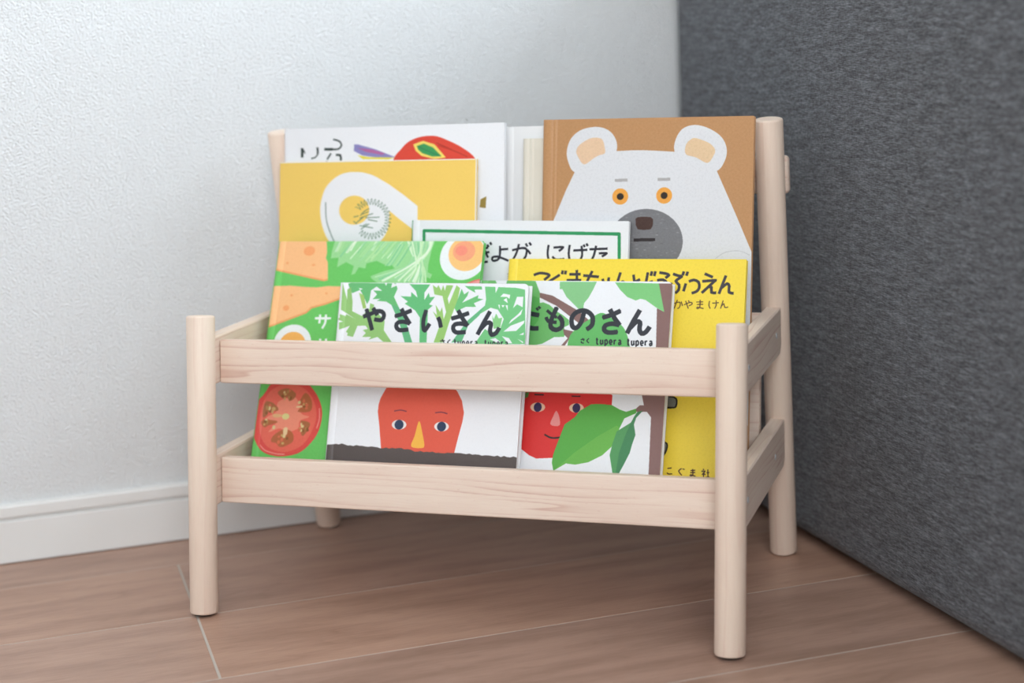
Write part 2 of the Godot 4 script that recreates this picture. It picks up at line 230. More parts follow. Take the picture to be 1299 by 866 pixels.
		["S", "e2f3d6", 0.7, [66.7, 237, 64.7, 231.1, 62.2, 224.6]],
		["S", "b4e0a0", 1.0, [69.5, 237, 67.6, 231.1, 65, 224.6]],
		["S", "e2f3d6", 1.8, [155.7, 237.2, 154.7, 223.3, 144.8, 209.2, 128.8, 197.8]],
		["S", "88cf96", 1.8, [137.6, 237.3, 143.9, 223.3, 151.3, 209.2, 146.8, 195.4]],
		["S", "88cf96", 1.3, [153.4, 237.2, 153.3, 223.3, 141.3, 209.2, 117.1, 197.5]],
		["S", "a0d8a0", 0.9, [146.9, 237.2, 149.4, 223.3, 153.2, 209.2, 146.7, 194.9]],
		["S", "d9f0cb", 1.8, [142.4, 237.3, 146.7, 223.3, 153.8, 209.2, 149.6, 193.5]],
		["S", "e2f3d6", 0.9, [138.7, 237.3, 144.5, 223.3, 149.8, 209.2, 142.9, 195.2]],
		["S", "e2f3d6", 0.9, [160.9, 237.2, 157.8, 223.3, 141.2, 209.2, 117.8, 195.2]],
		["S", "a0d8a0", 0.9, [149.1, 237.2, 150.7, 223.3, 142.3, 209.2, 119.2, 197.2]],
		["S", "88cf96", 0.6, [160.3, 237.2, 157.4, 223.3, 149.2, 209.2, 141.3, 193.9]],
		["S", "88cf96", 1.8, [146, 237.3, 148.8, 223.3, 140.4, 209.2, 115.3, 197.5]],
		["S", "b4e0a0", 0.9, [148, 237.2, 150.1, 223.3, 146.2, 209.2, 130.7, 196.8]],
		["S", "a0d8a0", 1.8, [149.8, 237.2, 151.2, 223.3, 154.4, 209.2, 153, 193.8]],
		["S", "b4e0a0", 1.3, [164.6, 237.2, 160, 223.3, 152.1, 209.2, 144.1, 194.3]],
		["S", "88cf96", 0.6, [161.9, 237.2, 158.4, 223.3, 154.9, 209.2, 155.9, 192.7]],
		["S", "d9f0cb", 1.8, [137.1, 237.3, 143.6, 223.3, 155.8, 209.2, 157, 193.4]],
		["S", "88cf96", 0.9, [136.2, 237.3, 143, 223.3, 152.6, 209.2, 146.3, 193.7]],
		["S", "a0d8a0", 0.6, [151.2, 237.2, 152, 223.3, 146, 209.2, 133.3, 196.3]],
		["S", "c4e8b4", 1.3, [143.2, 237.3, 147.2, 223.3, 154.9, 209.2, 153.6, 194.9]],
		["S", "d9f0cb", 1.3, [139.4, 237.3, 144.9, 223.3, 155.5, 209.2, 153.3, 192.1]],
		["S", "e2f3d6", 1.8, [159.4, 237.2, 156.9, 223.3, 154.2, 209.2, 149.1, 195.7]],
		["S", "b4e0a0", 0.6, [143.8, 237.3, 147.6, 223.3, 143.2, 209.2, 123.7, 196.4]],
		["S", "d9f0cb", 0.6, [158.6, 237.2, 156.4, 223.3, 137.8, 209.2, 107.3, 198.9]],
		["S", "c4e8b4", 1.8, [137.8, 237.3, 144, 223.3, 157.2, 209.2, 161.3, 194.1]],
		["S", "a0d8a0", 1.3, [145.1, 237.3, 148.3, 223.3, 144.8, 209.2, 128.6, 196.5]],
		["S", "a0d8a0", 0.6, [141.4, 237.3, 146.1, 223.3, 144.4, 209.2, 124.8, 195.2]],
		["S", "88cf96", 1.8, [147, 237.2, 149.5, 223.3, 139.4, 209.2, 112.2, 196.7]],
		["S", "a0d8a0", 1.8, [158.7, 237.2, 156.5, 223.3, 145.4, 209.2, 130.7, 197.6]],
		["S", "e2f3d6", 1.8, [154.2, 237.2, 153.8, 223.3, 152.9, 209.2, 147.7, 194.4]],
		["S", "c4e8b4", 1.8, [143, 237.3, 147.1, 223.3, 148.5, 209.2, 138.2, 196.3]],
		["S", "a0d8a0", 1.3, [139.6, 237.3, 145.1, 223.3, 138.4, 209.2, 110.1, 198.8]],
		["S", "a0d8a0", 1.8, [156, 237.2, 154.9, 223.3, 156.5, 209.2, 159, 192.9]],
		["S", "a0d8a0", 0.6, [157.3, 237.2, 155.6, 223.3, 149, 209.2, 136.6, 195.2]],
		["S", "a0d8a0", 0.6, [142.7, 237.3, 146.9, 223.3, 145.5, 209.2, 130, 195.2]],
		["S", "c4e8b4", 0.6, [146.8, 237.2, 149.4, 223.3, 154.1, 209.2, 151, 192.7]],
		["S", "a0d8a0", 1.3, [155.6, 237.2, 154.6, 223.3, 154.4, 209.2, 155.1, 192.8]],
		["S", "e2f3d6", 0.9, [136.9, 237.3, 143.4, 223.3, 153.1, 209.2, 148.9, 195.8]],
		["S", "88cf96", 0.9, [157.8, 237.2, 155.9, 223.3, 156.4, 209.2, 155.4, 192.3]],
		["S", "a0d8a0", 1.8, [142.9, 237.3, 147, 223.3, 141.4, 209.2, 117.6, 197.6]],
		["S", "c4e8b4", 1.8, [153.4, 237.2, 153.3, 223.3, 156.5, 209.2, 158, 193.5]],
		["S", "d9f0cb", 1.8, [164.3, 237.2, 159.8, 223.3, 146, 209.2, 132.4, 195]],
		["S", "b4e0a0", 0.9, [158, 237.2, 156, 223.3, 151.2, 209.2, 144.5, 194.1]],
		["S", "e2f3d6", 1.8, [162.1, 237.2, 158.5, 223.3, 140.8, 209.2, 115.5, 195.2]],
		["S", "d9f0cb", 0.9, [151, 237.2, 151.9, 223.3, 146.6, 209.2, 133.6, 196.5]],
		["S", "d9f0cb", 1.3, [141.7, 237.3, 146.3, 223.3, 149.5, 209.2, 138.9, 194.3]],
		["S", "a8dca0", 0.9, [139.4, 232.3, 135.1, 223.3, 130.7, 215.6, 127.3, 210.4]],
		["S", "a8dca0", 0.9, [139.4, 232.3, 135.1, 223.3, 130.7, 215.6, 127.3, 210.4]],
		["S", "7cc890", 0.9, [141.5, 232.3, 137.2, 223.3, 132.8, 215.6, 129.4, 210.4]],
		["S", "88cf96", 0.9, [130.6, 232.4, 126.3, 223.3, 121.9, 215.5, 118.5, 210.4]],
		["S", "88cf96", 0.9, [133.4, 232.4, 129.1, 223.3, 124.7, 215.5, 121.3, 210.4]],
		["S", "a8dca0", 0.9, [128.9, 232.4, 124.6, 223.3, 120.2, 215.5, 116.8, 210.4]],
		["S", "88cf96", 0.9, [131.5, 232.4, 127.2, 223.3, 122.8, 215.5, 119.4, 210.4]],
		["S", "7cc890", 0.9, [133.4, 232.4, 129.2, 223.3, 124.7, 215.5, 121.3, 210.4]],
		["S", "a8dca0", 0.9, [132.4, 232.4, 128.1, 223.3, 123.7, 215.5, 120.3, 210.4]],
		["S", "a8dca0", 0.9, [133.4, 232.4, 129.1, 223.3, 124.7, 215.5, 121.3, 210.4]],
		["S", "a8dca0", 0.9, [129, 232.4, 124.7, 223.3, 120.3, 215.5, 116.9, 210.4]],
		["S", "a8dca0", 0.9, [139.1, 232.3, 134.8, 223.3, 130.4, 215.6, 127, 210.4]],
		["S", "88cf96", 0.9, [134.6, 232.4, 130.4, 223.3, 125.9, 215.6, 122.5, 210.4]],
		["S", "7cc890", 0.9, [141.6, 232.3, 137.3, 223.3, 132.9, 215.6, 129.5, 210.4]],
		["E", "eef1f0", 0, [196.9, 219.8, 23.8, 23.2]],
		["E", "f9c67c", 0, [200, 223.1, 18.4, 17.6]],
		["E", "f7a57c", 0, [197.2, 225.3, 11.4, 10]],
		["E", "f8927a", 0, [194.5, 225.9, 5.9, 5.1]],
		["P", "ec9c98", 0, [199, 190.4, 210.1, 195.5, 218.3, 197.1, 228, 196.3, 229.7, 180.6, 196.2, 180.3]],
		["S", "ea7468", 1.2, [199, 190.7, 210.1, 195.8, 218.3, 197.3, 228, 196.7]],
		["C", "e05048", 0, [12.9, 91.6, 4.3, 79, -0.4, 72.1, -1.6, 55, -1.5, 41.7, 4.2, 29.7, 12.4, 22.5, 23.1, 19.6, 34.3, 19.4, 49.1, 23, 60, 31.9, 67.5, 44.2, 69.7, 59.3, 66.9, 71.4, 59.2, 83.4, 47.7, 92.6, 29.9, 95.4]],
		["C", "e66a58", 0, [13.8, 85, 6, 74.2, 3.3, 57, 5.5, 42, 13.4, 30, 25.5, 24.4, 39.7, 24.5, 53.9, 32.5, 61.9, 47.8, 63.7, 61, 58.2, 75.8, 46.5, 86.8, 28.6, 90.1]],
		["C", "ee9076", 0, [28.5, 75.9, 39.6, 77.2, 43.8, 68.8, 47.9, 61.4, 56.4, 58.8, 46.8, 54.7, 45.8, 47.2, 34.1, 43, 26.5, 46.5, 14.7, 42.3, 21.6, 52, 10.6, 56.3, 20.1, 62.3, 20.8, 71.8]],
		["C", "ac6a42", 0, [19.5, 81.3, 24.1, 85.3, 31.2, 85.9, 39.1, 80.9, 37.7, 76.2, 32.9, 73.6, 30.3, 77.8, 26.5, 75.8]],
		["E", "8a5a30", 0, [34.1, 76.5, 1, 2]],
		["E", "b08a50", 0, [32.3, 77.3, 1, 1.3]],
		["E", "dcc890", 0, [26.6, 82.2, 1.1, 1.2]],
		["E", "d47050", 0, [31.8, 83.6, 1.7, 1.2]],
		["E", "c8a468", 0, [27.8, 80.2, 1.5, 1.1]],
		["E", "c8a468", 0, [27.8, 76, 1, 1.5]],
		["E", "d47050", 0, [31.7, 83.9, 1.2, 1.5]],
		["E", "8a5a30", 0, [25.2, 78.2, 1.5, 1.6]],
		["E", "b08a50", 0, [30.3, 82.9, 1.1, 1.8]],
		["C", "b4663f", 0, [49.2, 82.2, 56.8, 74.4, 56.6, 64.5, 43.5, 63.6, 46.9, 68.9, 43.8, 72.6]],
		["E", "c8a468", 0, [48.8, 70.7, 1.1, 1.6]],
		["E", "d47050", 0, [48.3, 68.6, 1.5, 1.4]],
		["E", "d47050", 0, [52.1, 67.3, 1.6, 1.2]],
		["E", "dcc890", 0, [51.6, 70.8, 1, 1.6]],
		["E", "dcc890", 0, [43.9, 72.6, 1.5, 1.8]],
		["E", "d47050", 0, [51.4, 69.9, 1.1, 2]],
		["E", "d47050", 0, [48.5, 74.3, 1.4, 2]],
		["E", "d47050", 0, [52.3, 70.3, 1.4, 1.7]],
		["E", "8a5a30", 0, [49.6, 68.6, 1.5, 1.2]],
		["C", "ac6a42", 0, [47.8, 54.8, 57.7, 52.8, 56.1, 45.7, 51.9, 39.9, 49.3, 43.6, 49.6, 49.2]],
		["E", "b08a50", 0, [55.2, 47.4, 1.5, 1.4]],
		["E", "dcc890", 0, [48.8, 51.3, 1, 1.5]],
		["E", "dcc890", 0, [49.3, 45.3, 1.2, 1.4]],
		["E", "8a5a30", 0, [51.8, 45, 1, 1.5]],
		["E", "c8a468", 0, [47.9, 46.8, 1.5, 1.6]],
		["E", "d47050", 0, [47.6, 45.8, 1.4, 1.7]],
		["E", "8a5a30", 0, [56.2, 45.7, 1.4, 1.2]],
		["E", "8a5a30", 0, [55.7, 47.4, 1, 1.2]],
		["E", "dcc890", 0, [50.3, 49.3, 1.6, 1.5]],
		["C", "b4663f", 0, [30.7, 45.7, 40.2, 43.2, 42.4, 34.9, 35.9, 30, 29, 28.3, 24.4, 32.3, 19.1, 33.1, 20.4, 38.8]],
		["E", "8a5a30", 0, [35.6, 37, 1.4, 1.6]],
		["E", "d47050", 0, [30.3, 35.5, 1.5, 2]],
		["E", "d47050", 0, [30.2, 34.9, 1.5, 1]],
		["E", "d47050", 0, [26.6, 38.4, 1.4, 1.2]],
		["E", "d8704e", 0, [27.1, 33, 1.7, 2]],
		["E", "c8a468", 0, [31.6, 32, 1.6, 1.2]],
		["E", "c8a468", 0, [31.2, 39.6, 1.2, 1.3]],
		["E", "c8a468", 0, [29.7, 39.8, 1.2, 1.4]],
		["E", "dcc890", 0, [32.2, 38.9, 1.6, 1.7]],
		["C", "ac6a42", 0, [6.9, 71.4, 14.7, 71.7, 22.1, 66.2, 21, 63.3, 12.7, 64, 11.3, 59.2, 6.4, 57.1]],
		["E", "c8a468", 0, [16.5, 62.7, 1.2, 1.9]],
		["E", "c8a468", 0, [18, 65.4, 1.5, 1.6]],
		["E", "c8a468", 0, [17, 65.6, 1.6, 1.8]],
		["E", "8a5a30", 0, [13.8, 63, 1.4, 1.5]],
		["E", "d47050", 0, [12.9, 68.7, 1.3, 1.8]],
		["E", "8a5a30", 0, [10.1, 61.2, 1.5, 1.4]],
		["E", "dcc890", 0, [12.8, 65.9, 1.3, 2.1]],
		["E", "b08a50", 0, [10.5, 65.7, 1.6, 1.6]],
		["E", "b08a50", 0, [9.6, 67.4, 1.3, 1.2]],
		["C", "b4663f", 0, [6.8, 54.3, 21.3, 53.9, 22.6, 52, 13.8, 48.9, 10.5, 46.9, 6.4, 49.6]],
		["E", "c8a468", 0, [9.3, 49.8, 1.3, 1.2]],
		["E", "c8a468", 0, [12.2, 52.4, 1, 1.8]],
		["E", "b08a50", 0, [12.3, 51.8, 0.9, 2.1]],
		["E", "b08a50", 0, [10.3, 51.7, 1.1, 1.4]],
		["E", "c8a468", 0, [11.2, 54, 1, 1.8]],
		["E", "dcc890", 0, [20, 47.4, 1.6, 2]],
		["E", "8a5a30", 0, [10.2, 52.8, 1.6, 1.7]],
		["E", "dcc890", 0, [10.8, 54.6, 1.3, 1.1]],
		["E", "d8704e", 0, [6.9, 54.7, 1, 1.2]],
		["E", "dccf8c", 0, [31.2, 58.4, 3.9, 3.1]],
		["C", "e2b07c", 0, [17.3, 60.3, 26.6, 60.2, 26.4, 57.8, 18.8, 57.1]],
		["C", "e8c898", 0, [30.5, 46.6, 34.5, 47.7, 34.9, 41.2, 31.6, 39.2]],
		["C", "e8c898", 0, [41.3, 68.7, 47.3, 69.8, 47, 67.9, 42, 67.3]],
		["S", "ee948a", 1.0, [7.2, 29.8, 14.2, 24.4, 25.9, 21.6, 35.1, 21.5]],
		["S", "ee948a", 1.0, [65.9, 67.6, 67.2, 57.3, 65.5, 47.9]],
	],
	"kog": [
		["S", "3f3a42", 2.3, [24.8, 193.8, 30.3, 195.7, 37, 195.2, 40.2, 193.5, 35.3, 189.2]],
		["S", "3f3a42", 2.3, [25.3, 183.3, 32.2, 181.3, 39.8, 182]],
		["L", "3f3a42", 2.3, [50.5, 194.2, 39.5, 187.2, 49.1, 178.9]],
		["S", "3f3a42", 2.3, [53.1, 198.4, 52.6, 194.8]],
		["S", "3f3a42", 2.3, [56.2, 198.2, 55.7, 194.7]],
		["S", "3f3a42", 2.3, [59.8, 194.7, 70.9, 194.9]],
		["S", "3f3a42", 2.3, [57.5, 189.1, 71.7, 189.2]],
		["S", "3f3a42", 2.3, [66.8, 198.9, 67.3, 183.6, 62.7, 181.8, 62.5, 184.5, 71.7, 181.4]],
		["S", "3f3a42", 2.3, [73.3, 193.7, 88.6, 192.5]],
		["S", "3f3a42", 2.3, [82, 198, 77.3, 186.5, 84.1, 187.3, 86.7, 183.3, 80.8, 179.6]],
		["S", "3f3a42", 2.3, [91.7, 185.5, 98.1, 187.5, 100.5, 185.7, 98.3, 183.9]],
		["S", "3f3a42", 2.3, [92.3, 190.7, 95.7, 180.2]],
		["S", "3f3a42", 2.3, [98.3, 192.1, 98, 188.5]],
		["L", "3f3a42", 2.3, [109.2, 196.8, 106.5, 186.7, 103.7, 179.8]],
		["S", "3f3a42", 2.3, [106.7, 184.9, 112, 188.1, 114.1, 185.4, 114.8, 181.3, 119.3, 182.7]],
		["S", "3f3a42", 2.3, [121.7, 194.7, 122.9, 188.5]],
		["S", "3f3a42", 2.3, [128.2, 190.4, 121.3, 186.2, 121.1, 181.3, 127.9, 180.3]],
		["S", "3f3a42", 2.3, [135.3, 197, 133.8, 186.3]],
		["S", "3f3a42", 2.3, [140.4, 188.6, 132.8, 185.3, 132.5, 180.9, 140.8, 180.2]],
		["S", "3f3a42", 2.3, [139.1, 198, 138.3, 193.7]],
		["S", "3f3a42", 2.3, [142.4, 198, 141.4, 193.5]],
		["S", "3f3a42", 2.3, [146.1, 196.8, 152.8, 195.8, 155.2, 194.3, 152, 191.8]],
		["S", "3f3a42", 2.3, [144.4, 189.5, 150.1, 190.1, 153.8, 186.7, 153.1, 180.5, 148.8, 176.2]],
		["S", "3f3a42", 2.3, [159, 195.7, 164.2, 193.9, 167.3, 193.2, 161.9, 189, 165.2, 185.5, 164.9, 180.6, 162, 177.8]],
		["S", "3f3a42", 2.3, [171.5, 186.8, 169.6, 179.5]],
		["S", "3f3a42", 2.3, [157.9, 187.5, 156.8, 183.1]],
		["S", "3f3a42", 2.3, [169.1, 198, 168.1, 194.3]],
		["S", "3f3a42", 2.3, [172.7, 197.8, 171.6, 194]],
		["S", "3f3a42", 2.3, [174.2, 188.6, 178.7, 190.1, 183.3, 188.1, 184.1, 182.8, 181.5, 179.3, 177.3, 177.9]],
		["S", "3f3a42", 2.3, [188.5, 196, 196.2, 192.7]],
		["L", "3f3a42", 2.3, [186.6, 188.9, 198.9, 190, 186.6, 178.1]],
		["S", "3f3a42", 2.3, [191.7, 183.6, 195.4, 183.4, 195.6, 178.7, 200, 178.4]],
		["S", "3f3a42", 2.3, [208.2, 194.4, 202.5, 177.4]],
		["S", "3f3a42", 2.3, [204.8, 183, 209.6, 186.9, 211.7, 184.6, 211.7, 179, 216, 178.1]],
		["S", "5a4030", 0.85, [154.3, 169.4, 155.8, 169.6]],
		["S", "5a4030", 0.85, [154.7, 171.4, 154.6, 163.3]],
		["S", "5a4030", 0.85, [153.4, 166.3, 158.4, 169.4, 159.6, 165.9, 157.1, 163.3]],
		["S", "5a4030", 0.85, [161.5, 168.2, 166, 169.5, 167.3, 168, 166.6, 164.4, 164.8, 163.6]],
		["S", "5a4030", 0.85, [164.4, 171.5, 161.7, 163.4]],
		["S", "5a4030", 0.85, [168, 170, 169.5, 166]],
		["S", "5a4030", 0.85, [170.7, 167, 176.7, 169.4, 178.4, 167.8, 175.3, 166.1]],
		["S", "5a4030", 0.85, [174.6, 171.1, 175.5, 169.6]],
		["S", "5a4030", 0.85, [172.1, 170.6, 175, 163.5]],
		["S", "5a4030", 0.85, [182.2, 169.7, 188.3, 169.9]],
		["S", "5a4030", 0.85, [182.7, 167.4, 188.4, 167.7]],
		["S", "5a4030", 0.85, [185.5, 171.7, 185.6, 165.2, 183.3, 163.6, 183.2, 165, 189.1, 163.7]],
		["S", "5a4030", 0.85, [194.3, 170.8, 193.8, 166.8, 195.2, 163.8]],
		["S", "5a4030", 0.85, [196.9, 168.8, 202.9, 169.4]],
		["S", "5a4030", 0.85, [200.3, 171.4, 200.5, 166.8, 199.2, 163.8]],
		["S", "5a4030", 0.85, [206.8, 171.4, 204.7, 163.9]],
		["S", "5a4030", 0.85, [205.6, 166.4, 207.5, 168.4, 208.6, 164.9, 211.6, 165.5]],
		["C", "1e1c1a", 0, [153.4, 83, 166.1, 82.6, 169.4, 79.1, 169, 73.9, 166.2, 71.7, 154, 72.9]],
		["C", "7d7f7c", 0, [153.5, 81.6, 165.2, 81.4, 167.9, 78.6, 167.5, 74.3, 165.4, 73.1, 153.9, 74.4]],
		["C", "1e1c1a", 0, [153.7, 41.5, 160.7, 41, 162.6, 38.5, 162.1, 33.2, 159.5, 28.7, 154.6, 26.3]],
		["C", "7d7f7c", 0, [153.8, 40, 160, 39.8, 161.3, 37.9, 160.7, 33.6, 158.7, 29.9, 154.5, 28.2]],
		["S", "4a2c1c", 0.9, [163.3, 17.2, 167.1, 17.8]],
		["S", "4a2c1c", 0.9, [163, 13.4, 164.5, 12.3, 167.9, 12.6]],
		["S", "4a2c1c", 0.9, [176.3, 17.7, 173.7, 15.3, 176.8, 11.6]],
		["S", "4a2c1c", 0.9, [177.4, 17.8, 177.8, 16.9]],
		["S", "4a2c1c", 0.9, [178.4, 17.5, 178.8, 16.6]],
		["S", "4a2c1c", 0.9, [184.5, 16.2, 188.8, 16.7]],
		["S", "4a2c1c", 0.9, [184.4, 14.3, 188.9, 14.7]],
		["S", "4a2c1c", 0.9, [186.5, 17.7, 186.8, 12.3, 184.7, 11.2, 184.9, 12.6, 189.3, 11.2]],
		["S", "4a2c1c", 0.9, [195.8, 18.1, 196.8, 17.4]],
		["S", "4a2c1c", 0.9, [194.5, 16, 197.8, 16.3, 195.2, 12.9]],
		["S", "4a2c1c", 0.9, [196.5, 15.3, 196.7, 10.6]],
		["S", "4a2c1c", 0.9, [197, 13.9, 198.3, 13.1]],
		["S", "4a2c1c", 0.9, [199.3, 15, 201.7, 15.3]],
		["S", "4a2c1c", 0.9, [200.3, 17.8, 200.7, 11]],
		["S", "4a2c1c", 0.9, [198.4, 10.7, 202.1, 11.1]],
	],
	"gre": [
		["L", "2a955a", 2.8, [16.6, 85.5, 11.9, 226.2, 208.3, 224.4, 212.5, 92.5]],
		["S", "262530", 1.9, [48.7, 205.9, 57.7, 207.7]],
		["S", "262530", 1.9, [48.8, 201.6, 58.7, 203.8]],
		["S", "262530", 1.9, [52.1, 211.9, 57.1, 199.2]],
		["S", "262530", 1.9, [49.8, 199.1, 52.7, 195.4, 58.1, 195.8]],
		["S", "262530", 1.9, [66.7, 207.8, 78.6, 210.3]],
		["S", "262530", 1.9, [66.9, 203.5, 80.1, 206.2]],
		["S", "262530", 1.9, [71.9, 214.6, 78.9, 200.8]],
		["S", "262530", 1.9, [67.9, 200.1, 70.7, 196.3, 78.8, 196.9]],
		["S", "262530", 1.9, [77.7, 213.3, 79.2, 210.9]],
		["S", "262530", 1.9, [80.5, 215.5, 82, 213]],
		["S", "262530", 1.9, [90.8, 212.2, 90.3, 200.4, 84.2, 197.8, 83.2, 200.8, 88.5, 201.9, 99.7, 198]],
		["S", "262530", 1.9, [91.5, 208.7, 99, 209.3]],
		["S", "262530", 1.9, [103.1, 208.1, 113.1, 210.3, 117.6, 209.1, 116.9, 202.4, 113.9, 198.5]],
		["S", "262530", 1.9, [109.8, 214.1, 107.9, 206.5, 103.8, 198.1]],
		["S", "262530", 1.9, [118.5, 208.6, 121.8, 204.7]],
		["S", "262530", 1.9, [116.5, 214.7, 118.4, 211.7]],
		["S", "262530", 1.9, [120, 215.7, 122.1, 213]],
		["S", "262530", 1.9, [139.5, 213.6, 138.7, 205.2, 140.3, 198.5]],
		["S", "262530", 1.9, [144.4, 211.1, 154, 211.5, 149.8, 207.8]],
		["S", "262530", 1.9, [143.6, 202.7, 146.9, 199.8, 155.6, 200.4]],
		["S", "262530", 1.9, [160.4, 213.8, 159.6, 205.4, 161.2, 198]],
		["S", "262530", 1.9, [164, 208.5, 177.8, 209.3]],
		["S", "262530", 1.9, [172, 213, 172.8, 203.6, 169.6, 197.6]],
		["S", "262530", 1.9, [173.9, 214.2, 175.3, 211.9]],
		["S", "262530", 1.9, [176.6, 215.2, 178.2, 212.9]],
		["S", "262530", 1.9, [179.9, 209.8, 197.5, 210.6]],
		["S", "262530", 1.9, [186.3, 213.2, 184, 203.2, 180.3, 197]],
		["S", "262530", 1.9, [189.1, 206.1, 196.8, 206.2, 192.1, 203.2]],
		["S", "262530", 1.9, [188.8, 198.8, 197.9, 197.9]],
		["S", "555860", 0.7, [99.2, 185.4, 100.1, 185.4]],
		["S", "555860", 0.7, [99.3, 183.3, 100.2, 183.3]],
		["S", "555860", 0.7, [99.3, 181.3, 100.2, 181.3]],
		["S", "555860", 0.7, [99.4, 178.6, 100.3, 178.6]],
		["S", "555860", 0.7, [99.5, 176.1, 100.4, 176.1]],
		["C", "f0862e", 0, [68.6, 151.8, 97, 160.9, 122.1, 153, 142.9, 161.8, 139.9, 146.7, 122.5, 141.3, 97.9, 132.2, 72.6, 138.3]],
	],
	"egg": [
		["P", "f0f0f2", 0, [150.4, 251.1, 150.8, 224.1, 144.7, 228.9, 131.7, 238.1, 119.2, 247.6, 113.3, 251.2, 102.7, 263.3, 97.2, 281.4, 106.3, 280, 119.5, 272.7, 135.2, 262.3]],
		["C", "f0f0f2", 0, [45.4, 246.9, 46.6, 257.8, 51.1, 269.9, 60.3, 279.2, 70.8, 284.2, 82.7, 285.4, 94.5, 284.1, 106.3, 279.8, 114.3, 271.5, 119, 259.5, 120.5, 246.3, 118.9, 228.4, 111.2, 216.4, 98.3, 207.4, 83.9, 204.4, 69.3, 206.8, 55.9, 216.5, 48.3, 231.1]],
		["P", "f0f0f2", 0, [97.1, 283.4, 106.3, 280, 119.5, 272.7, 121.2, 247.5, 113.3, 251.2, 100.1, 263.3]],
		["E", "f6cf68", 0, [82.6, 247.5, 16.4, 14.5]],
		["S", "6c8078", 0.9, [51.3, 255.6, 51.8, 243.2, 53.6, 233.5, 60.5, 217.7, 66.6, 210.4]],
		["S", "4f7058", 0.45, [83.9, 250, 84.4, 250.7, 89, 248.3, 89.5, 248.8, 86.4, 252.8, 87.1, 253.4, 91.2, 250.2, 91.8, 250.7, 89.5, 255.1, 90.4, 255.6, 93.7, 251.7, 94.3, 252, 93, 256.8, 94, 257.1, 96.4, 252.8, 97.2, 253, 96.8, 257.8, 97.8, 258, 99.4, 253.3, 100.1, 253.3, 100.8, 258.1, 101.8, 258.1, 102.4, 253.3, 103.1, 253.2, 104.8, 257.7, 105.7, 257.5, 105.3, 252.7, 106, 252.5, 108.6, 256.7, 109.5, 256.3, 108.1, 251.6, 108.8, 251.3, 112.1, 254.9, 113, 254.4, 110.6, 250.1, 111.2, 249.6, 115.3, 252.6, 116, 251.9, 112.8, 248.1, 113.3, 247.6, 117.9, 249.7, 118.5, 248.9, 114.6, 245.8, 114.9, 245.2, 119.9, 246.5, 120.3, 245.6, 115.8, 243.2, 116.1, 242.6, 121.2, 242.9, 121.4, 242, 116.5, 240.5, 116.6, 239.8, 121.8, 239.2, 121.8, 238.3, 116.7, 237.7, 116.6, 237, 121.6, 235.5, 121.4, 234.6, 116.3, 234.9, 116.1, 234.3, 120.7, 231.9, 120.3, 231.1, 115.3, 232.3, 115, 231.7, 119, 228.6, 118.5, 227.8, 113.8, 229.9, 113.3, 229.4, 116.7, 225.6, 116, 224.9, 111.8, 227.8, 111.3, 227.4, 113.8, 223.1, 113, 222.6, 109.5, 226.1, 108.8, 225.8, 110.5, 221.2, 109.6, 220.8, 106.8, 224.9, 106.1, 224.7, 106.8, 219.9, 105.8, 219.6, 103.9, 224.2, 103.2, 224.1, 102.9, 219.3, 101.9, 219.2, 100.9, 224, 100.2, 224.1, 98.9, 219.4, 97.9, 219.5, 97.9, 224.4, 97.2, 224.5, 95, 220.2, 94, 220.5, 95.1, 225.3, 94.4, 225.6, 91.3, 221.7, 90.4, 222.2, 92.4, 226.6, 91.8, 227, 88, 223.8]],
		["S", "5a7a60", 0.75, [82, 240.6, 87.5, 241.8]],
		["S", "5a7a60", 0.75, [89.3, 241.8, 93.8, 246.5, 99, 248.9]],
		["S", "5a7a60", 0.75, [89.9, 243, 98.4, 245.9]],
		["S", "5a7a60", 0.75, [88.6, 239.4, 103, 244.1]],
		["S", "5a7a60", 0.75, [84.8, 234.6, 92.6, 240.5]],
		["S", "5a7a60", 0.75, [95.2, 239.9, 110.2, 240.4]],
		["S", "5a7a60", 0.75, [97.8, 238.1, 107.7, 236.2]],
		["S", "5a7a60", 0.75, [88.8, 232.1, 103.2, 229.7]],
		["S", "5a7a60", 0.75, [90.1, 228.5, 99.2, 233.9]],
		["S", "5a7a60", 0.75, [82.1, 236.4, 85.4, 233.9]],
		["S", "5a7a60", 0.75, [92.7, 232.1, 96.6, 233.9]],
		["L", "f3f3f1", 1.6, [-2, 296.4, 213.2, 296.4]],
		["L", "f3f3f1", 1.2, [211.2, 0, 211.2, 296.4]],
	],
	"cat": [
		["C", "dd4836", 0, [118.6, 294.9, 126.5, 304.4, 134.3, 311.4, 146.5, 315.9, 162.1, 316.6, 175.8, 312, 191.2, 304.4, 204, 294.1, 206.6, 280.2, 193, 266.1, 158.7, 263.5, 134.4, 268.7, 120.4, 281.9]],
		["S", "b03428", 0.8, [163.8, 309.9, 177.6, 303.9, 186.1, 299.8]],
		["S", "c23c2c", 1.2, [165.5, 307.4, 182.7, 301.4, 196.4, 295.5]],
		["P", "f2d968", 0, [139.6, 308.9, 150, 312.1, 162.1, 308.3, 174.1, 295.2, 162.1, 293.9, 148.3, 297.4, 142.2, 302.4]],
		["P", "3c9a58", 0, [143.4, 307.2, 150.8, 309.4, 160.4, 305.5, 169.3, 296.6, 159.5, 296.5, 149.1, 300, 144.8, 303.6]],
		["S", "2f7c58", 0.7, [144.4, 306.8, 156.9, 301.2, 168.6, 296.6]],
		["P", "8d88c0", 0, [76.1, 310.4, 79.7, 310.4, 99.2, 305, 120.3, 296.9, 106.3, 295.9, 85, 299.2, 75.8, 303.9]],
		["P", "b4689c", 0, [79.7, 306.8, 95.7, 304.8, 109.8, 300.7, 106.3, 299.3, 88.6, 302.8]],
		["P", "e6d84a", 0, [79.7, 299.8, 92.1, 297.4, 120.3, 296.4, 113.3, 294.6, 85, 295.6]],
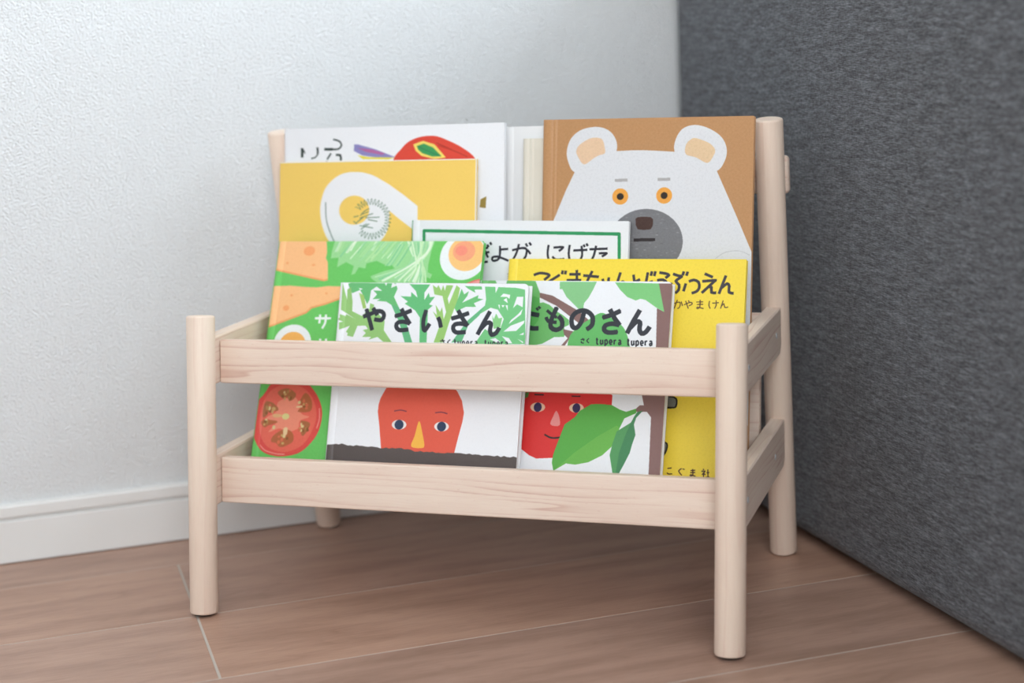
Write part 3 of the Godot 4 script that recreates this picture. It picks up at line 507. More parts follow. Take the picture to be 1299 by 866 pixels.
		["S", "24352e", 1.5, [53.2, 315.9, 59.6, 314.1, 62.2, 310, 59.1, 306.3, 52.8, 306.1]],
		["S", "24352e", 2.4, [52.8, 306.1, 43.4, 306.3]],
		["S", "24352e", 2.4, [18.7, 308.1, 18.9, 298.7]],
		["S", "24352e", 1.2, [19.8, 306.9, 22, 302.7]],
		["S", "24352e", 1.9, [35.8, 308.5, 36.2, 301.6]],
		["S", "24352e", 1.2, [36.2, 301.6, 33.3, 298.4, 28.9, 297.5]],
		["S", "24352e", 1.6, [46.5, 296.1, 50.6, 302.1]],
		["S", "24352e", 2.0, [56, 300.3, 60.9, 300, 61.6, 294.8]],
		["S", "24352e", 1.4, [45.9, 294.5, 52.8, 283.2, 61.8, 284.7]],
		["P", "96803a", 0, [209.3, 246.2, 210.1, 253.9, 216.2, 256.8, 215.4, 245.4]],
	],
	"bear": [
		["C", "e3e4e7", 0, [30.9, 279.2, 24.7, 288.2, 22.8, 298.9, 26.9, 311.1, 37, 319.1, 52.2, 321.6, 64.1, 317.8, 71, 308.8, 71.5, 298.3, 64.7, 284.6, 47.9, 279.8]],
		["C", "e3e4e7", 0, [127.3, 297.6, 127.9, 308, 134.3, 318.3, 145.6, 321.8, 158.6, 318.7, 170.9, 310.6, 176.3, 299.4, 174.6, 288.3, 167.5, 279.2, 151.3, 279, 133.3, 285.5]],
		["P", "e3e4e7", 0, [30.9, 279.2, 42.7, 286.4, 56.1, 294.4, 71.5, 298.6, 84.6, 299.1, 97.9, 299.1, 110, 298.5, 127.3, 297.3, 146.2, 291, 167.5, 279.2, 186, 239.1, 201.5, 204.3, 206.2, 188.6, 209.2, 46, 5.9, 37.4, -1.9, 186.3, 10.3, 232.5, 22.6, 262]],
		["C", "ecc9a6", 0, [40.1, 286.4, 34.4, 293, 32.2, 298.8, 35.2, 304.8, 45.6, 310.8, 54.1, 311.2, 57.9, 309, 59.8, 303.3, 60.3, 296.8, 54.4, 294.8, 49.4, 292.1]],
		["C", "e8c8a0", 0, [138, 295.1, 138.1, 303.9, 141.8, 308.1, 145.8, 309.8, 152.4, 308.1, 160.6, 304.4, 165.5, 298.7, 164, 293.2, 158.5, 286.6, 147.8, 291.8]],
		["E", "f2a848", 0, [76, 256, 7.7, 7.6]],
		["E", "33281f", 0, [76, 256, 3.4, 3.2]],
		["E", "f2a848", 0, [118.2, 256.8, 7.6, 7.6]],
		["E", "33281f", 0, [118.2, 256.8, 3.3, 3.2]],
		["P", "b4b1b0", 0, [70.5, 272.5, 82.8, 272.8, 82.8, 270, 70.6, 269.8]],
		["P", "b4b1b0", 0, [111.8, 273.1, 123.7, 273.3, 123.7, 270.6, 111.9, 270.3]],
		["E", "7c7c7f", 0, [101.4, 213.8, 35.4, 30.6]],
		["S", "8f8f92", 0.35, [105.7, 184.9, 108.2, 184.9]],
		["S", "8f8f92", 0.35, [102.8, 208, 105.3, 208]],
		["S", "8f8f92", 0.35, [101.3, 184, 103.7, 184]],
		["S", "6a6a6d", 0.35, [95.3, 210.8, 97.7, 210.8]],
		["S", "8f8f92", 0.35, [76.7, 207.6, 79.2, 207.6]],
		["S", "6a6a6d", 0.35, [117.6, 225.3, 120, 225.3]],
		["S", "6a6a6d", 0.35, [100.8, 209.6, 103.2, 209.7]],
		["S", "6a6a6d", 0.35, [76.2, 216.3, 78.6, 216.3]],
		["S", "8f8f92", 0.35, [95.4, 237.8, 97.9, 237.8]],
		["S", "a0a0a2", 0.35, [108.9, 214.3, 111.3, 214.3]],
		["S", "8f8f92", 0.35, [105.5, 222.4, 107.9, 222.5]],
		["S", "6a6a6d", 0.35, [85.2, 192.6, 87.7, 192.6]],
		["S", "8f8f92", 0.35, [120.4, 226.1, 122.9, 226.1]],
		["S", "8f8f92", 0.35, [88.6, 219.3, 91, 219.3]],
		["S", "a0a0a2", 0.35, [93.6, 215.2, 96, 215.2]],
		["S", "a0a0a2", 0.35, [112.4, 186.7, 114.8, 186.7]],
		["S", "6a6a6d", 0.35, [74.5, 207.5, 77, 207.5]],
		["S", "6a6a6d", 0.35, [95.9, 196.4, 98.3, 196.4]],
		["S", "8f8f92", 0.35, [120.6, 194.5, 123.1, 194.5]],
		["S", "6a6a6d", 0.35, [80.9, 217.1, 83.3, 217.1]],
		["S", "a0a0a2", 0.35, [130.3, 222.4, 132.7, 222.4]],
		["S", "6a6a6d", 0.35, [86.1, 225.4, 88.6, 225.4]],
		["S", "8f8f92", 0.35, [75.5, 217.5, 77.9, 217.5]],
		["S", "a0a0a2", 0.35, [111.2, 239.6, 113.6, 239.6]],
		["S", "8f8f92", 0.35, [80.4, 218.6, 82.8, 218.6]],
		["S", "8f8f92", 0.35, [95.8, 200.4, 98.2, 200.4]],
		["S", "a0a0a2", 0.35, [81.3, 205.2, 83.7, 205.2]],
		["S", "6a6a6d", 0.35, [111.3, 221.7, 113.8, 221.8]],
		["S", "8f8f92", 0.35, [125.5, 194.8, 127.9, 194.9]],
		["S", "6a6a6d", 0.35, [109.8, 189, 112.2, 189]],
		["S", "6a6a6d", 0.35, [123.6, 196.2, 126, 196.3]],
		["S", "6a6a6d", 0.35, [92.5, 203.5, 95, 203.5]],
		["S", "a0a0a2", 0.35, [110.8, 220.1, 113.2, 220.1]],
		["S", "a0a0a2", 0.35, [78.9, 207.3, 81.4, 207.3]],
		["S", "8f8f92", 0.35, [127, 203.3, 129.4, 203.3]],
		["S", "a0a0a2", 0.35, [110, 208.9, 112.5, 208.9]],
		["S", "a0a0a2", 0.35, [86.6, 215.8, 89.1, 215.8]],
		["S", "a0a0a2", 0.35, [86.8, 212.9, 89.2, 212.9]],
		["S", "8f8f92", 0.35, [104.4, 212.4, 106.8, 212.4]],
		["S", "8f8f92", 0.35, [85.2, 193.3, 87.7, 193.3]],
		["S", "6a6a6d", 0.35, [99, 231.5, 101.5, 231.5]],
		["S", "8f8f92", 0.35, [131.9, 213.5, 134.3, 213.5]],
		["S", "a0a0a2", 0.35, [125.7, 205.3, 128.1, 205.3]],
		["S", "6a6a6d", 0.35, [110, 198.6, 112.4, 198.6]],
		["S", "a0a0a2", 0.35, [90.8, 210.7, 93.3, 210.7]],
		["S", "8f8f92", 0.35, [105.8, 187.4, 108.2, 187.4]],
		["S", "a0a0a2", 0.35, [91.9, 207.1, 94.3, 207.1]],
		["S", "6a6a6d", 0.35, [88.4, 210.6, 90.8, 210.7]],
		["S", "6a6a6d", 0.35, [89.7, 214.6, 92.1, 214.6]],
		["S", "6a6a6d", 0.35, [70.8, 224.3, 73.2, 224.3]],
		["S", "6a6a6d", 0.35, [102.8, 200.7, 105.2, 200.8]],
		["S", "8f8f92", 0.35, [112.6, 205.1, 115, 205.1]],
		["S", "8f8f92", 0.35, [92.7, 236.4, 95.1, 236.4]],
		["S", "a0a0a2", 0.35, [81.9, 236.3, 84.3, 236.3]],
		["S", "a0a0a2", 0.35, [128.9, 197.8, 131.3, 197.9]],
		["S", "8f8f92", 0.35, [70.7, 214.1, 73.2, 214.1]],
		["S", "6a6a6d", 0.35, [80.2, 213.9, 82.7, 213.9]],
		["S", "8f8f92", 0.35, [98.7, 237.8, 101.1, 237.8]],
		["S", "8f8f92", 0.35, [95.8, 198, 98.2, 198.1]],
		["S", "6a6a6d", 0.35, [98.2, 242.5, 100.6, 242.5]],
		["S", "a0a0a2", 0.35, [103.6, 197.8, 106, 197.9]],
		["S", "a0a0a2", 0.35, [74, 201.1, 76.4, 201.2]],
		["S", "a0a0a2", 0.35, [114.6, 231.2, 117, 231.2]],
		["S", "6a6a6d", 0.35, [110, 229.4, 112.5, 229.4]],
		["S", "6a6a6d", 0.35, [93.3, 221.8, 95.8, 221.8]],
		["S", "6a6a6d", 0.35, [77.1, 192.3, 79.6, 192.3]],
		["S", "6a6a6d", 0.35, [106.6, 195.8, 109, 195.8]],
		["S", "a0a0a2", 0.35, [115.6, 234.5, 118, 234.5]],
		["S", "a0a0a2", 0.35, [95.3, 240.6, 97.7, 240.6]],
		["S", "8f8f92", 0.35, [75.2, 226.2, 77.6, 226.2]],
		["S", "8f8f92", 0.35, [74.8, 212.3, 77.2, 212.3]],
		["S", "a0a0a2", 0.35, [99.3, 206.1, 101.7, 206.1]],
		["S", "8f8f92", 0.35, [122.8, 235.9, 125.2, 235.9]],
		["S", "6a6a6d", 0.35, [77.2, 232.9, 79.7, 232.9]],
		["S", "6a6a6d", 0.35, [95.9, 187, 98.3, 187]],
		["S", "6a6a6d", 0.35, [95.1, 186, 97.5, 186.1]],
		["S", "8f8f92", 0.35, [101.1, 199, 103.5, 199.1]],
		["S", "8f8f92", 0.35, [107.2, 238.8, 109.6, 238.8]],
		["S", "a0a0a2", 0.35, [103.8, 187.1, 106.2, 187.1]],
		["S", "8f8f92", 0.35, [110, 229.7, 112.4, 229.7]],
		["S", "a0a0a2", 0.35, [105.7, 231.7, 108.1, 231.7]],
		["S", "6a6a6d", 0.35, [113.1, 194.2, 115.5, 194.2]],
		["S", "8f8f92", 0.35, [126.9, 226.6, 129.3, 226.6]],
		["S", "6a6a6d", 0.35, [115.3, 212.1, 117.7, 212.1]],
		["S", "a0a0a2", 0.35, [120.6, 203.4, 123, 203.5]],
		["S", "8f8f92", 0.35, [127.5, 230, 129.9, 230]],
		["S", "a0a0a2", 0.35, [115, 201.2, 117.4, 201.2]],
		["S", "8f8f92", 0.35, [128.6, 203.4, 131, 203.4]],
		["S", "6a6a6d", 0.35, [117.6, 232.5, 120, 232.5]],
		["S", "8f8f92", 0.35, [109.7, 214.1, 112.1, 214.2]],
		["P", "4a332c", 0, [91.2, 235.1, 93.3, 236.7, 99.1, 237.2, 105.8, 236.7, 108, 234.9, 107.9, 228.6, 106, 225.4, 99.4, 224.7, 93.5, 225.4, 91.4, 229.4]],
		["P", "2e2728", 0, [89.8, 216.8, 110.4, 217.2, 110.5, 214.3, 89.9, 213.8]],
		["S", "cbccd0", 0.7, [167.6, 198.5, 177.1, 204.5, 189.9, 205.8, 199.6, 202]],
	],
}

func _ready() -> void:
	set_camera()
	set_light()
	make_materials()
	build_room()
	build_floor()
	build_sofa()
	build_rack()
	build_books()

# ---------------------------------------------------------------- camera, sky, light

func set_camera() -> void:
	var cam := Camera3D.new()
	cam.name = "camera"
	var at := CameraAttributesPhysical.new()
	at.frustum_focal_length = 57.2
	at.frustum_focus_distance = 1.47
	at.exposure_aperture = 2.8
	at.frustum_near = 0.05
	at.frustum_far = 60.0
	cam.attributes = at
	cam.fov = 23.69
	cam.near = 0.05
	cam.far = 60.0
	cam.transform = Transform3D(Basis(Vector3(0.94692, -0.04626, -0.31812), Vector3(-0.01825, 0.98026, -0.19687), Vector3(0.32095, 0.19223, 0.92738)).orthonormalized(), Vector3(0.51158, 0.5332, 1.27902))
	add_child(cam)
	cam.current = true

func set_light() -> void:
	var env := Environment.new()
	env.background_mode = Environment.BG_SKY
	var sky := Sky.new()
	var ps := ProceduralSkyMaterial.new()
	ps.sky_top_color = Color(0.72, 0.80, 0.90)
	ps.sky_horizon_color = Color(0.90, 0.93, 0.96)
	ps.ground_bottom_color = Color(0.55, 0.54, 0.52)
	ps.ground_horizon_color = Color(0.75, 0.76, 0.76)
	ps.sky_energy_multiplier = 1.6
	ps.ground_energy_multiplier = 1.0
	sky.sky_material = ps
	env.sky = sky
	env.tonemap_mode = Environment.TONE_MAPPER_LINEAR
	env.tonemap_exposure = 0.97
	env.sdfgi_enabled = true
	env.ssao_enabled = true
	env.ssil_enabled = true
	var we := WorldEnvironment.new()
	we.name = "world_environment"
	we.environment = env
	add_child(we)
	# daylight: the wide window in the right wall beyond the sofa, and a smaller one across the room
	daylight("window_daylight", room(RIGHT - 0.03, 1.55, 1.2), TURN + PI / 2, Vector2(2.0, 1.3), 7.0, Color(0.90, 0.962, 1.0))
	daylight("far_window_daylight", room(-0.6, 1.6, FRONT - 0.03), TURN, Vector2(1.2, 1.3), 3.5, Color(0.985, 0.985, 0.98))

func daylight(called: String, at: Vector3, turn: float, size: Vector2, energy: float, tint: Color) -> void:
	var l := AreaLight3D.new()
	l.name = called
	l.area_size = size
	l.area_normalize_energy = true
	l.light_energy = energy
	l.light_color = tint
	l.area_range = 12.0
	l.area_attenuation = 2.0
	l.shadow_enabled = true
	l.position = at
	l.rotation.y = turn
	add_child(l)

# ---------------------------------------------------------------- helpers

func room(u: float, y: float, v: float) -> Vector3:
	return along * u + into * v + Vector3(0, y, 0)

func numbered(called: String) -> String:
	var k: int = taken.get(called, 0)
	taken[called] = k + 1
	return called if k == 0 else "%s_%03d" % [called, k]

func thing(called: String, label: String, category: String, at := Vector3.ZERO, turn := 0.0, group := "") -> Node3D:
	var o := Node3D.new()
	o.name = numbered(called)
	add_child(o)
	o.position = at
	o.rotation.y = turn
	o.set_meta("label", label)
	o.set_meta("category", category)
	if group != "":
		o.set_meta("group", group)
	return o

func structure(called: String, at := Vector3.ZERO, turn := 0.0) -> Node3D:
	var o := Node3D.new()
	o.name = called
	add_child(o)
	o.position = at
	o.rotation.y = turn
	o.set_meta("kind", "structure")
	return o

func part(called: String, mesh: Mesh, m: Material, parent: Node, at := Vector3.ZERO, turn := Vector3.ZERO) -> MeshInstance3D:
	var o := MeshInstance3D.new()
	o.name = called
	o.mesh = mesh
	if m != null:
		o.material_override = m
	o.cast_shadow = GeometryInstance3D.SHADOW_CASTING_SETTING_ON
	parent.add_child(o, true)
	o.position = at
	o.rotation = turn
	return o

func quad(st: SurfaceTool, a: Vector3, b: Vector3, c: Vector3, d: Vector3) -> void:
	for p in [a, b, c, a, c, d]:
		st.add_vertex(p)

func finish(st: SurfaceTool) -> ArrayMesh:
	st.index()
	st.generate_normals()
	return st.commit()

# a box with rounded edges, centred on the origin
func rounded_box(size: Vector3, r: float, steps := 3) -> ArrayMesh:
	var st := SurfaceTool.new()
	st.begin(Mesh.PRIMITIVE_TRIANGLES)
	st.set_smooth_group(0)
	var h := size / 2
	for axis in 3:
		var a := (axis + 1) % 3
		var b := (axis + 2) % 3
		var ca := stations(h[a], r, steps)
		var cb := stations(h[b], r, steps)
		for s in [-1.0, 1.0]:
			for i in ca.size() - 1:
				for j in cb.size() - 1:
					var q := []
					for k in [[0, 0], [1, 0], [1, 1], [0, 1]]:
						var p := Vector3.ZERO
						p[axis] = s * h[axis]
						p[a] = ca[i + k[0]]
						p[b] = cb[j + k[1]]
						var inner := p.clamp(-h + Vector3.ONE * r, h - Vector3.ONE * r)
						q.append(inner + (p - inner).normalized() * r)
					if s > 0:
						quad(st, q[0], q[3], q[2], q[1])
					else:
						quad(st, q[0], q[1], q[2], q[3])
	return finish(st)

func stations(h: float, r: float, steps: int) -> PackedFloat64Array:
	var o := PackedFloat64Array()
	for i in steps + 1:
		o.append(-h + r - r * tan(PI / 4 * (1.0 - float(i) / steps)))
	for i in steps + 1:
		o.append(h - r + r * tan(PI / 4 * float(i) / steps))
	return o

# a solid of revolution about the x axis from (x, radius) pairs
func lathe_x(profile: Array, sides := 40) -> ArrayMesh:
	var st := SurfaceTool.new()
	st.begin(Mesh.PRIMITIVE_TRIANGLES)
	for i in profile.size() - 1:
		st.set_smooth_group(1 if profile[i][1] > 0.0 and profile[i + 1][1] > 0.0 else -1)
		for k in sides:
			var p := []
			for e in [[i, k], [i, k + 1], [i + 1, k + 1], [i + 1, k]]:
				var t: float = TAU * e[1] / sides
				p.append(Vector3(profile[e[0]][0], profile[e[0]][1] * cos(t), profile[e[0]][1] * sin(t)))
			quad(st, p[0], p[1], p[2], p[3])
	return finish(st)

# a profile of (across, up) points drawn along x
func extrude_x(profile: Array, length: float) -> ArrayMesh:
	var st := SurfaceTool.new()
	st.begin(Mesh.PRIMITIVE_TRIANGLES)
	st.set_smooth_group(-1)
	var n := profile.size()
	for i in n:
		var a: Array = profile[i]
		var b: Array = profile[(i + 1) % n]
		quad(st, Vector3(-length / 2, a[1], a[0]), Vector3(length / 2, a[1], a[0]), Vector3(length / 2, b[1], b[0]), Vector3(-length / 2, b[1], b[0]))
	var flat := PackedVector2Array()
	for a in profile:
		flat.append(Vector2(a[0], a[1]))
	var tri := Geometry2D.triangulate_polygon(flat)
	for i in range(0, tri.size(), 3):
		for s in [-1, 1]:
			for k in ([0, 1, 2] if s < 0 else [2, 1, 0]):
				var q := flat[tri[i + k]]
				st.add_vertex(Vector3(s * length / 2, q.y, q.x))
	return finish(st)

func box(size: Vector3) -> BoxMesh:
	var b := BoxMesh.new()
	b.size = size
	return b

# ---------------------------------------------------------------- materials

func plain(c: Color, rough := 0.6, spec := 0.5) -> StandardMaterial3D:
	var m := StandardMaterial3D.new()
	m.albedo_color = c
	m.roughness = rough
	m.metallic_specular = spec
	return m

func noise(seed_: int, freq: float, octaves := 3, kind := FastNoiseLite.TYPE_SIMPLEX_SMOOTH) -> FastNoiseLite:
	var n := FastNoiseLite.new()
	n.seed = seed_
	n.noise_type = kind
	n.frequency = freq
	n.fractal_octaves = octaves
	n.fractal_type = FastNoiseLite.FRACTAL_FBM if octaves > 1 else FastNoiseLite.FRACTAL_NONE
	return n

func texture(w: int, h: int, data: PackedByteArray) -> ImageTexture:
	return ImageTexture.create_from_image(Image.create_from_data(w, h, false, Image.FORMAT_RGB8, data))

# Sawn wood: rings cut lengthwise give thin darker lines along x, with fine fibres and short flecks.
func wood(seed_: int, w: int, h: int, mm: float, mmx: float, base: Color, dark: Color, spacing: float, line: float, fibre: float, wander: float) -> ImageTexture:
	var slow := noise(seed_, 1.0, 2)
	var fine := noise(seed_ + 1, 1.0, 2)
	var data := PackedByteArray()
	data.resize(w * h * 3)
	var at := 0
	for j in h:
		var y := j * mm
		for i in w:
			var x := i * mmx
			var warp := slow.get_noise_2d(x * 0.0035, y * 0.02) * wander
			var r := (y + warp) / spacing + slow.get_noise_2d(x * 0.001 + 90.0, y * 0.05) * 0.9
			var f := r - floorf(r)
			var late := pow(f, 5.0) * (1.0 - smoothstep(0.93, 1.0, f))
			var strength := 0.55 + 0.9 * slow.get_noise_2d(x * 0.006 + 40.0, floorf(r) * 7.3)
			var g := fine.get_noise_2d(x * 0.03, y * 2.2)
			var k := clampf(late * maxf(strength, 0.0) * line + g * fibre + slow.get_noise_2d(x * 0.004 + 7.0, y * 0.03 + 31.0) * fibre * 1.3, -0.3, 1.0)
			var fleck := fine.get_noise_2d(x * 0.11 + 300.0, y * 1.3)
			if fleck > 0.62:
				k += (fleck - 0.62) * line * 1.6
			for c in 3:
				data[at] = int(clampf(lerpf(base[c], dark[c], k), 0.0, 1.0) * 255.0)
				at += 1
	return texture(w, h, data)

func tiled(tex: Texture2D, scale: Vector3, offset: Vector3, rough: float) -> StandardMaterial3D:
	var m := StandardMaterial3D.new()
	m.albedo_texture = tex
	m.uv1_triplanar = true
	m.uv1_scale = scale
	m.uv1_offset = offset
	m.uv1_triplanar_sharpness = 6.0
	m.roughness = rough
	return m

func relief(seed_: int, size: int, freq: float, octaves: int, strength: float) -> ImageTexture:
	var im := noise(seed_, freq, octaves).get_image(size, size) if size > 1024 else noise(seed_, freq, octaves).get_seamless_image(size, size)
	im.convert(Image.FORMAT_RGBA8)
	im.bump_map_to_normal_map(strength)
	return ImageTexture.create_from_image(im)

func make_materials() -> void:
	var pine := wood(11, 1200, 360, 0.5, 0.5, Color(0.925, 0.84, 0.775), Color(0.80, 0.63, 0.565), 7.5, 0.95, 0.10, 7.0)
	var pale := wood(17, 1200, 360, 0.5, 0.5, Color(0.92, 0.835, 0.765), Color(0.82, 0.665, 0.60), 11.0, 0.45, 0.09, 6.0)
	for k in 6:
		mats["pine%d" % k] = tiled(pine, Vector3(1.6667, 5.555, 5.555), Vector3(0.5, 0.31 * k + 0.07, 0.17 * k), 0.55)
		mats["leg%d" % k] = tiled(pale, Vector3(1.6667, 5.555, 5.555), Vector3(0.02 + 0.04 * k, 0.27 * k + 0.3, 0.21 * k), 0.55)
	var oak := wood(29, 1400, 500, 0.5, 1.4, Color(0.69, 0.555, 0.485), Color(0.565, 0.44, 0.375), 11.0, 0.42, 0.42, 34.0)
	for k in 5:
		var m := tiled(oak, Vector3(0.5102, 4.0, 4.0), Vector3(0.5, 0.2 * k, 0.34 + 0.08 * k), 0.42)
		m.albedo_color = [Color(1, 1, 1), Color(0.97, 0.965, 0.96), Color(1, 0.985, 0.97), Color(0.95, 0.95, 0.955), Color(0.985, 0.98, 0.98)][k]
		mats["plank%d" % k] = m
	mats.joint = plain(Color(0.74, 0.70, 0.66), 0.8)

	var wall := plain(Color(0.915, 0.92, 0.922), 0.85, 0.3)
	wall.uv1_triplanar = true
	wall.uv1_scale = Vector3.ONE / 1.024
	wall.uv1_offset = Vector3(0.74, 1.38, 0.5)
	wall.normal_enabled = true
	wall.normal_texture = relief(5, 2048, 0.2, 2, 5.0)
	wall.normal_scale = 1.0
	mats.wall = wall
	mats.ceiling = plain(Color(0.93, 0.93, 0.92), 0.9)
	mats.skirt = plain(Color(0.90, 0.895, 0.885), 0.5)

	# woven grey upholstery: light and dark yarns lying along the cloth
	var size := 800
	var yarn := noise(71, 1.0, 2)
	var rng := RandomNumberGenerator.new()
	rng.seed = 4
	var data := PackedByteArray()
	data.resize(size * size * 3)
	var at := 0
	for j in size:
		for i in size:
			var t := yarn.get_noise_2d(i * 0.045, j * 0.75) * 1.0 + yarn.get_noise_2d(i * 0.012 + 500.0, j * 0.10) * 0.45
			t += (rng.randf() - 0.5) * 0.5
			var g := clampf(0.35 + t * 0.20, 0.04, 0.7)
			data[at] = int(g * 247.0)
			data[at + 1] = int(g * 253.0)
			data[at + 2] = int(minf(g * 266.0, 255.0))
			at += 3
	var cloth := tiled(texture(size, size, data), Vector3.ONE / 0.42, Vector3.ZERO, 0.95)
	cloth.rim_enabled = true
	cloth.rim = 0.25
	cloth.rim_tint = 0.6
	cloth.normal_enabled = true
	cloth.normal_texture = relief(9, 512, 0.16, 2, 4.0)
	cloth.normal_scale = 0.15
	mats.cloth = cloth
	mats.rubber = plain(Color(0.10, 0.09, 0.085), 0.8)
	mats.steel = plain(Color(0.85, 0.85, 0.85), 0.35)
	mats.steel.metallic = 0.5
	mats.paper = plain(Color(0.93, 0.925, 0.90), 0.85)
	mats.board = plain(Color(0.91, 0.91, 0.91), 0.6)
	mats.frame = plain(Color(0.86, 0.87, 0.88), 0.4)
	var glass := plain(Color(0.9, 0.95, 0.95, 0.06), 0.02)
	glass.transparency = BaseMaterial3D.TRANSPARENCY_ALPHA
	mats.glass = glass

# ---------------------------------------------------------------- the room

func wall_box(called: String, size: Vector3, at: Vector3, m: Material) -> MeshInstance3D:
	var o := part(called, box(size), m, self, at, Vector3(0, TURN, 0))
	o.set_meta("kind", "structure")
	return o

func build_room() -> void:
	var left := LEFT
	var right := RIGHT
	var front := FRONT
	var mid := (left + right) / 2
	var deep := (WALL + front) / 2
	wall_box("wall_back", Vector3(right - left + 0.3, 2.45, 0.12), room(mid, 1.195, WALL - 0.06), mats.wall)
	wall_box("wall_left", Vector3(0.12, 2.45, front - WALL), room(left - 0.06, 1.195, deep), mats.wall)
	wall_box("ceiling", Vector3(right - left + 0.3, 0.12, front - WALL + 0.3), room(mid, 2.48, deep), mats.ceiling)
	# the right wall and the front wall, each in four sections round its window
	var rw := structure("wall_right", room(right + 0.06, 0, 0), TURN)
	for r in [[WALL, 0.2, -0.03, 2.42], [2.2, front, -0.03, 2.42], [0.2, 2.2, -0.03, 0.9], [0.2, 2.2, 2.2, 2.42]]:
		part("wall_section", box(Vector3(0.12, r[3] - r[2], r[1] - r[0])), mats.wall, rw, Vector3(0, (r[2] + r[3]) / 2, (r[0] + r[1]) / 2))
	window("window_1", room(right + 0.06, 0.9, 1.2), TURN, 2.0, 1.3)
	var fw := structure("wall_front", room(0, 0, front + 0.06), TURN)
	for r in [[left - 0.12, -1.2, -0.03, 2.42], [0.0, right + 0.12, -0.03, 2.42], [-1.2, 0.0, -0.03, 0.95], [-1.2, 0.0, 2.25, 2.42]]:
		part("wall_section", box(Vector3(r[1] - r[0], r[3] - r[2], 0.12)), mats.wall, fw, Vector3((r[0] + r[1]) / 2, (r[2] + r[3]) / 2, 0))
	window("window_2", room(-0.6, 0.95, front + 0.06), TURN + PI / 2, 1.2, 1.3)
	# baseboard with its shallow groove
	var t := WALL - SKIRT
	var skirt := [[t, 0.0012], [0.0, 0.0012], [0.0, 0.0448], [-0.0012, 0.0458], [-0.0042, 0.0462], [-0.0042, 0.0486], [-0.0006, 0.0496], [0.0, 0.0505], [0.0, 0.0605], [-0.0012, 0.0624], [-0.0035, 0.0632], [t, 0.0632]]
	var o := part("baseboard_back", extrude_x(skirt, SOFA - 0.002 - left), mats.skirt, self, room((left + SOFA - 0.002) / 2, 0, SKIRT), Vector3(0, TURN, 0))
	o.set_meta("kind", "structure")

func window(called: String, at: Vector3, turn: float, wide: float, tall: float) -> void:
	var win := structure(called, at, turn)
	for z in [-wide / 2 + 0.025, 0.0, wide / 2 - 0.025]:
		part("window_frame", rounded_box(Vector3(0.05, tall, 0.05), 0.004, 1), mats.frame, win, Vector3(0, tall / 2, z))
	for y in [0.025, tall - 0.025]:
		part("window_frame", rounded_box(Vector3(0.05, 0.05, wide), 0.004, 1), mats.frame, win, Vector3(0, y, 0))
	for z in [-wide / 4, wide / 4]:
		part("window_pane", box(Vector3(0.005, tall - 0.1, wide / 2 - 0.06)), mats.glass, win, Vector3(0, tall / 2, z))

func build_floor() -> void:
	var fl := structure("floor", Vector3.ZERO, TURN)
	part("joint_filler", box(Vector3(3.7, 0.03, 3.3)), mats.joint, fl, Vector3(0.165, -0.01525, 1.1))
	# boards of two strips; the strips of one board end together, neighbouring boards half a length on
	var wide := 0.16194
	var length := 1.95
	var gap := 0.0012
	var meshes := {}
	for row in range(-2, 20):
		var v0 := -0.30865 + row * wide
		var v1 := minf(v0 + wide, 2.68)
		v0 = maxf(v0, -0.41)
		if v1 - v0 < 0.02:
			continue
		var start := -0.2088 + (0.97 if int(floor(row / 2.0)) % 2 != 0 else 0.0) - 2 * length
		for k in 5:
			var u0 := maxf(start + k * length, LEFT - 0.05)
			var u1 := minf(start + (k + 1) * length, 1.98)
			if u1 - u0 < 0.03:
				continue
			var key := "%.4f %.4f" % [u1 - u0, v1 - v0]
			if not meshes.has(key):
				meshes[key] = plank(Vector3(u1 - u0 - gap * 1.6, 0.012, v1 - v0 - gap), 0.0004)
			part("plank", meshes[key], mats["plank%d" % ((row * 3 + k * 2 + 60) % 5)], fl, Vector3((u0 + u1) / 2, -0.006, (v0 + v1) / 2), Vector3(0, PI * ((row + k) % 2), 0))

func plank(size: Vector3, c: float) -> ArrayMesh:
	var st := SurfaceTool.new()
	st.begin(Mesh.PRIMITIVE_TRIANGLES)
	st.set_smooth_group(-1)
	var h := size / 2
	var ring := [[-h.y, 0.0], [h.y - c, 0.0], [h.y, c]]
	for i in 2:
		var lo: Array = ring[i]
		var hi: Array = ring[i + 1]
		var a := [Vector3(-h.x + lo[1], lo[0], h.z - lo[1]), Vector3(h.x - lo[1], lo[0], h.z - lo[1]), Vector3(h.x - lo[1], lo[0], -h.z + lo[1]), Vector3(-h.x + lo[1], lo[0], -h.z + lo[1])]
		var b := [Vector3(-h.x + hi[1], hi[0], h.z - hi[1]), Vector3(h.x - hi[1], hi[0], h.z - hi[1]), Vector3(h.x - hi[1], hi[0], -h.z + hi[1]), Vector3(-h.x + hi[1], hi[0], -h.z + hi[1])]
		for k in 4:
			quad(st, a[k], b[k], b[(k + 1) % 4], a[(k + 1) % 4])
		if i == 1:
			quad(st, b[0], b[3], b[2], b[1])
	return finish(st)

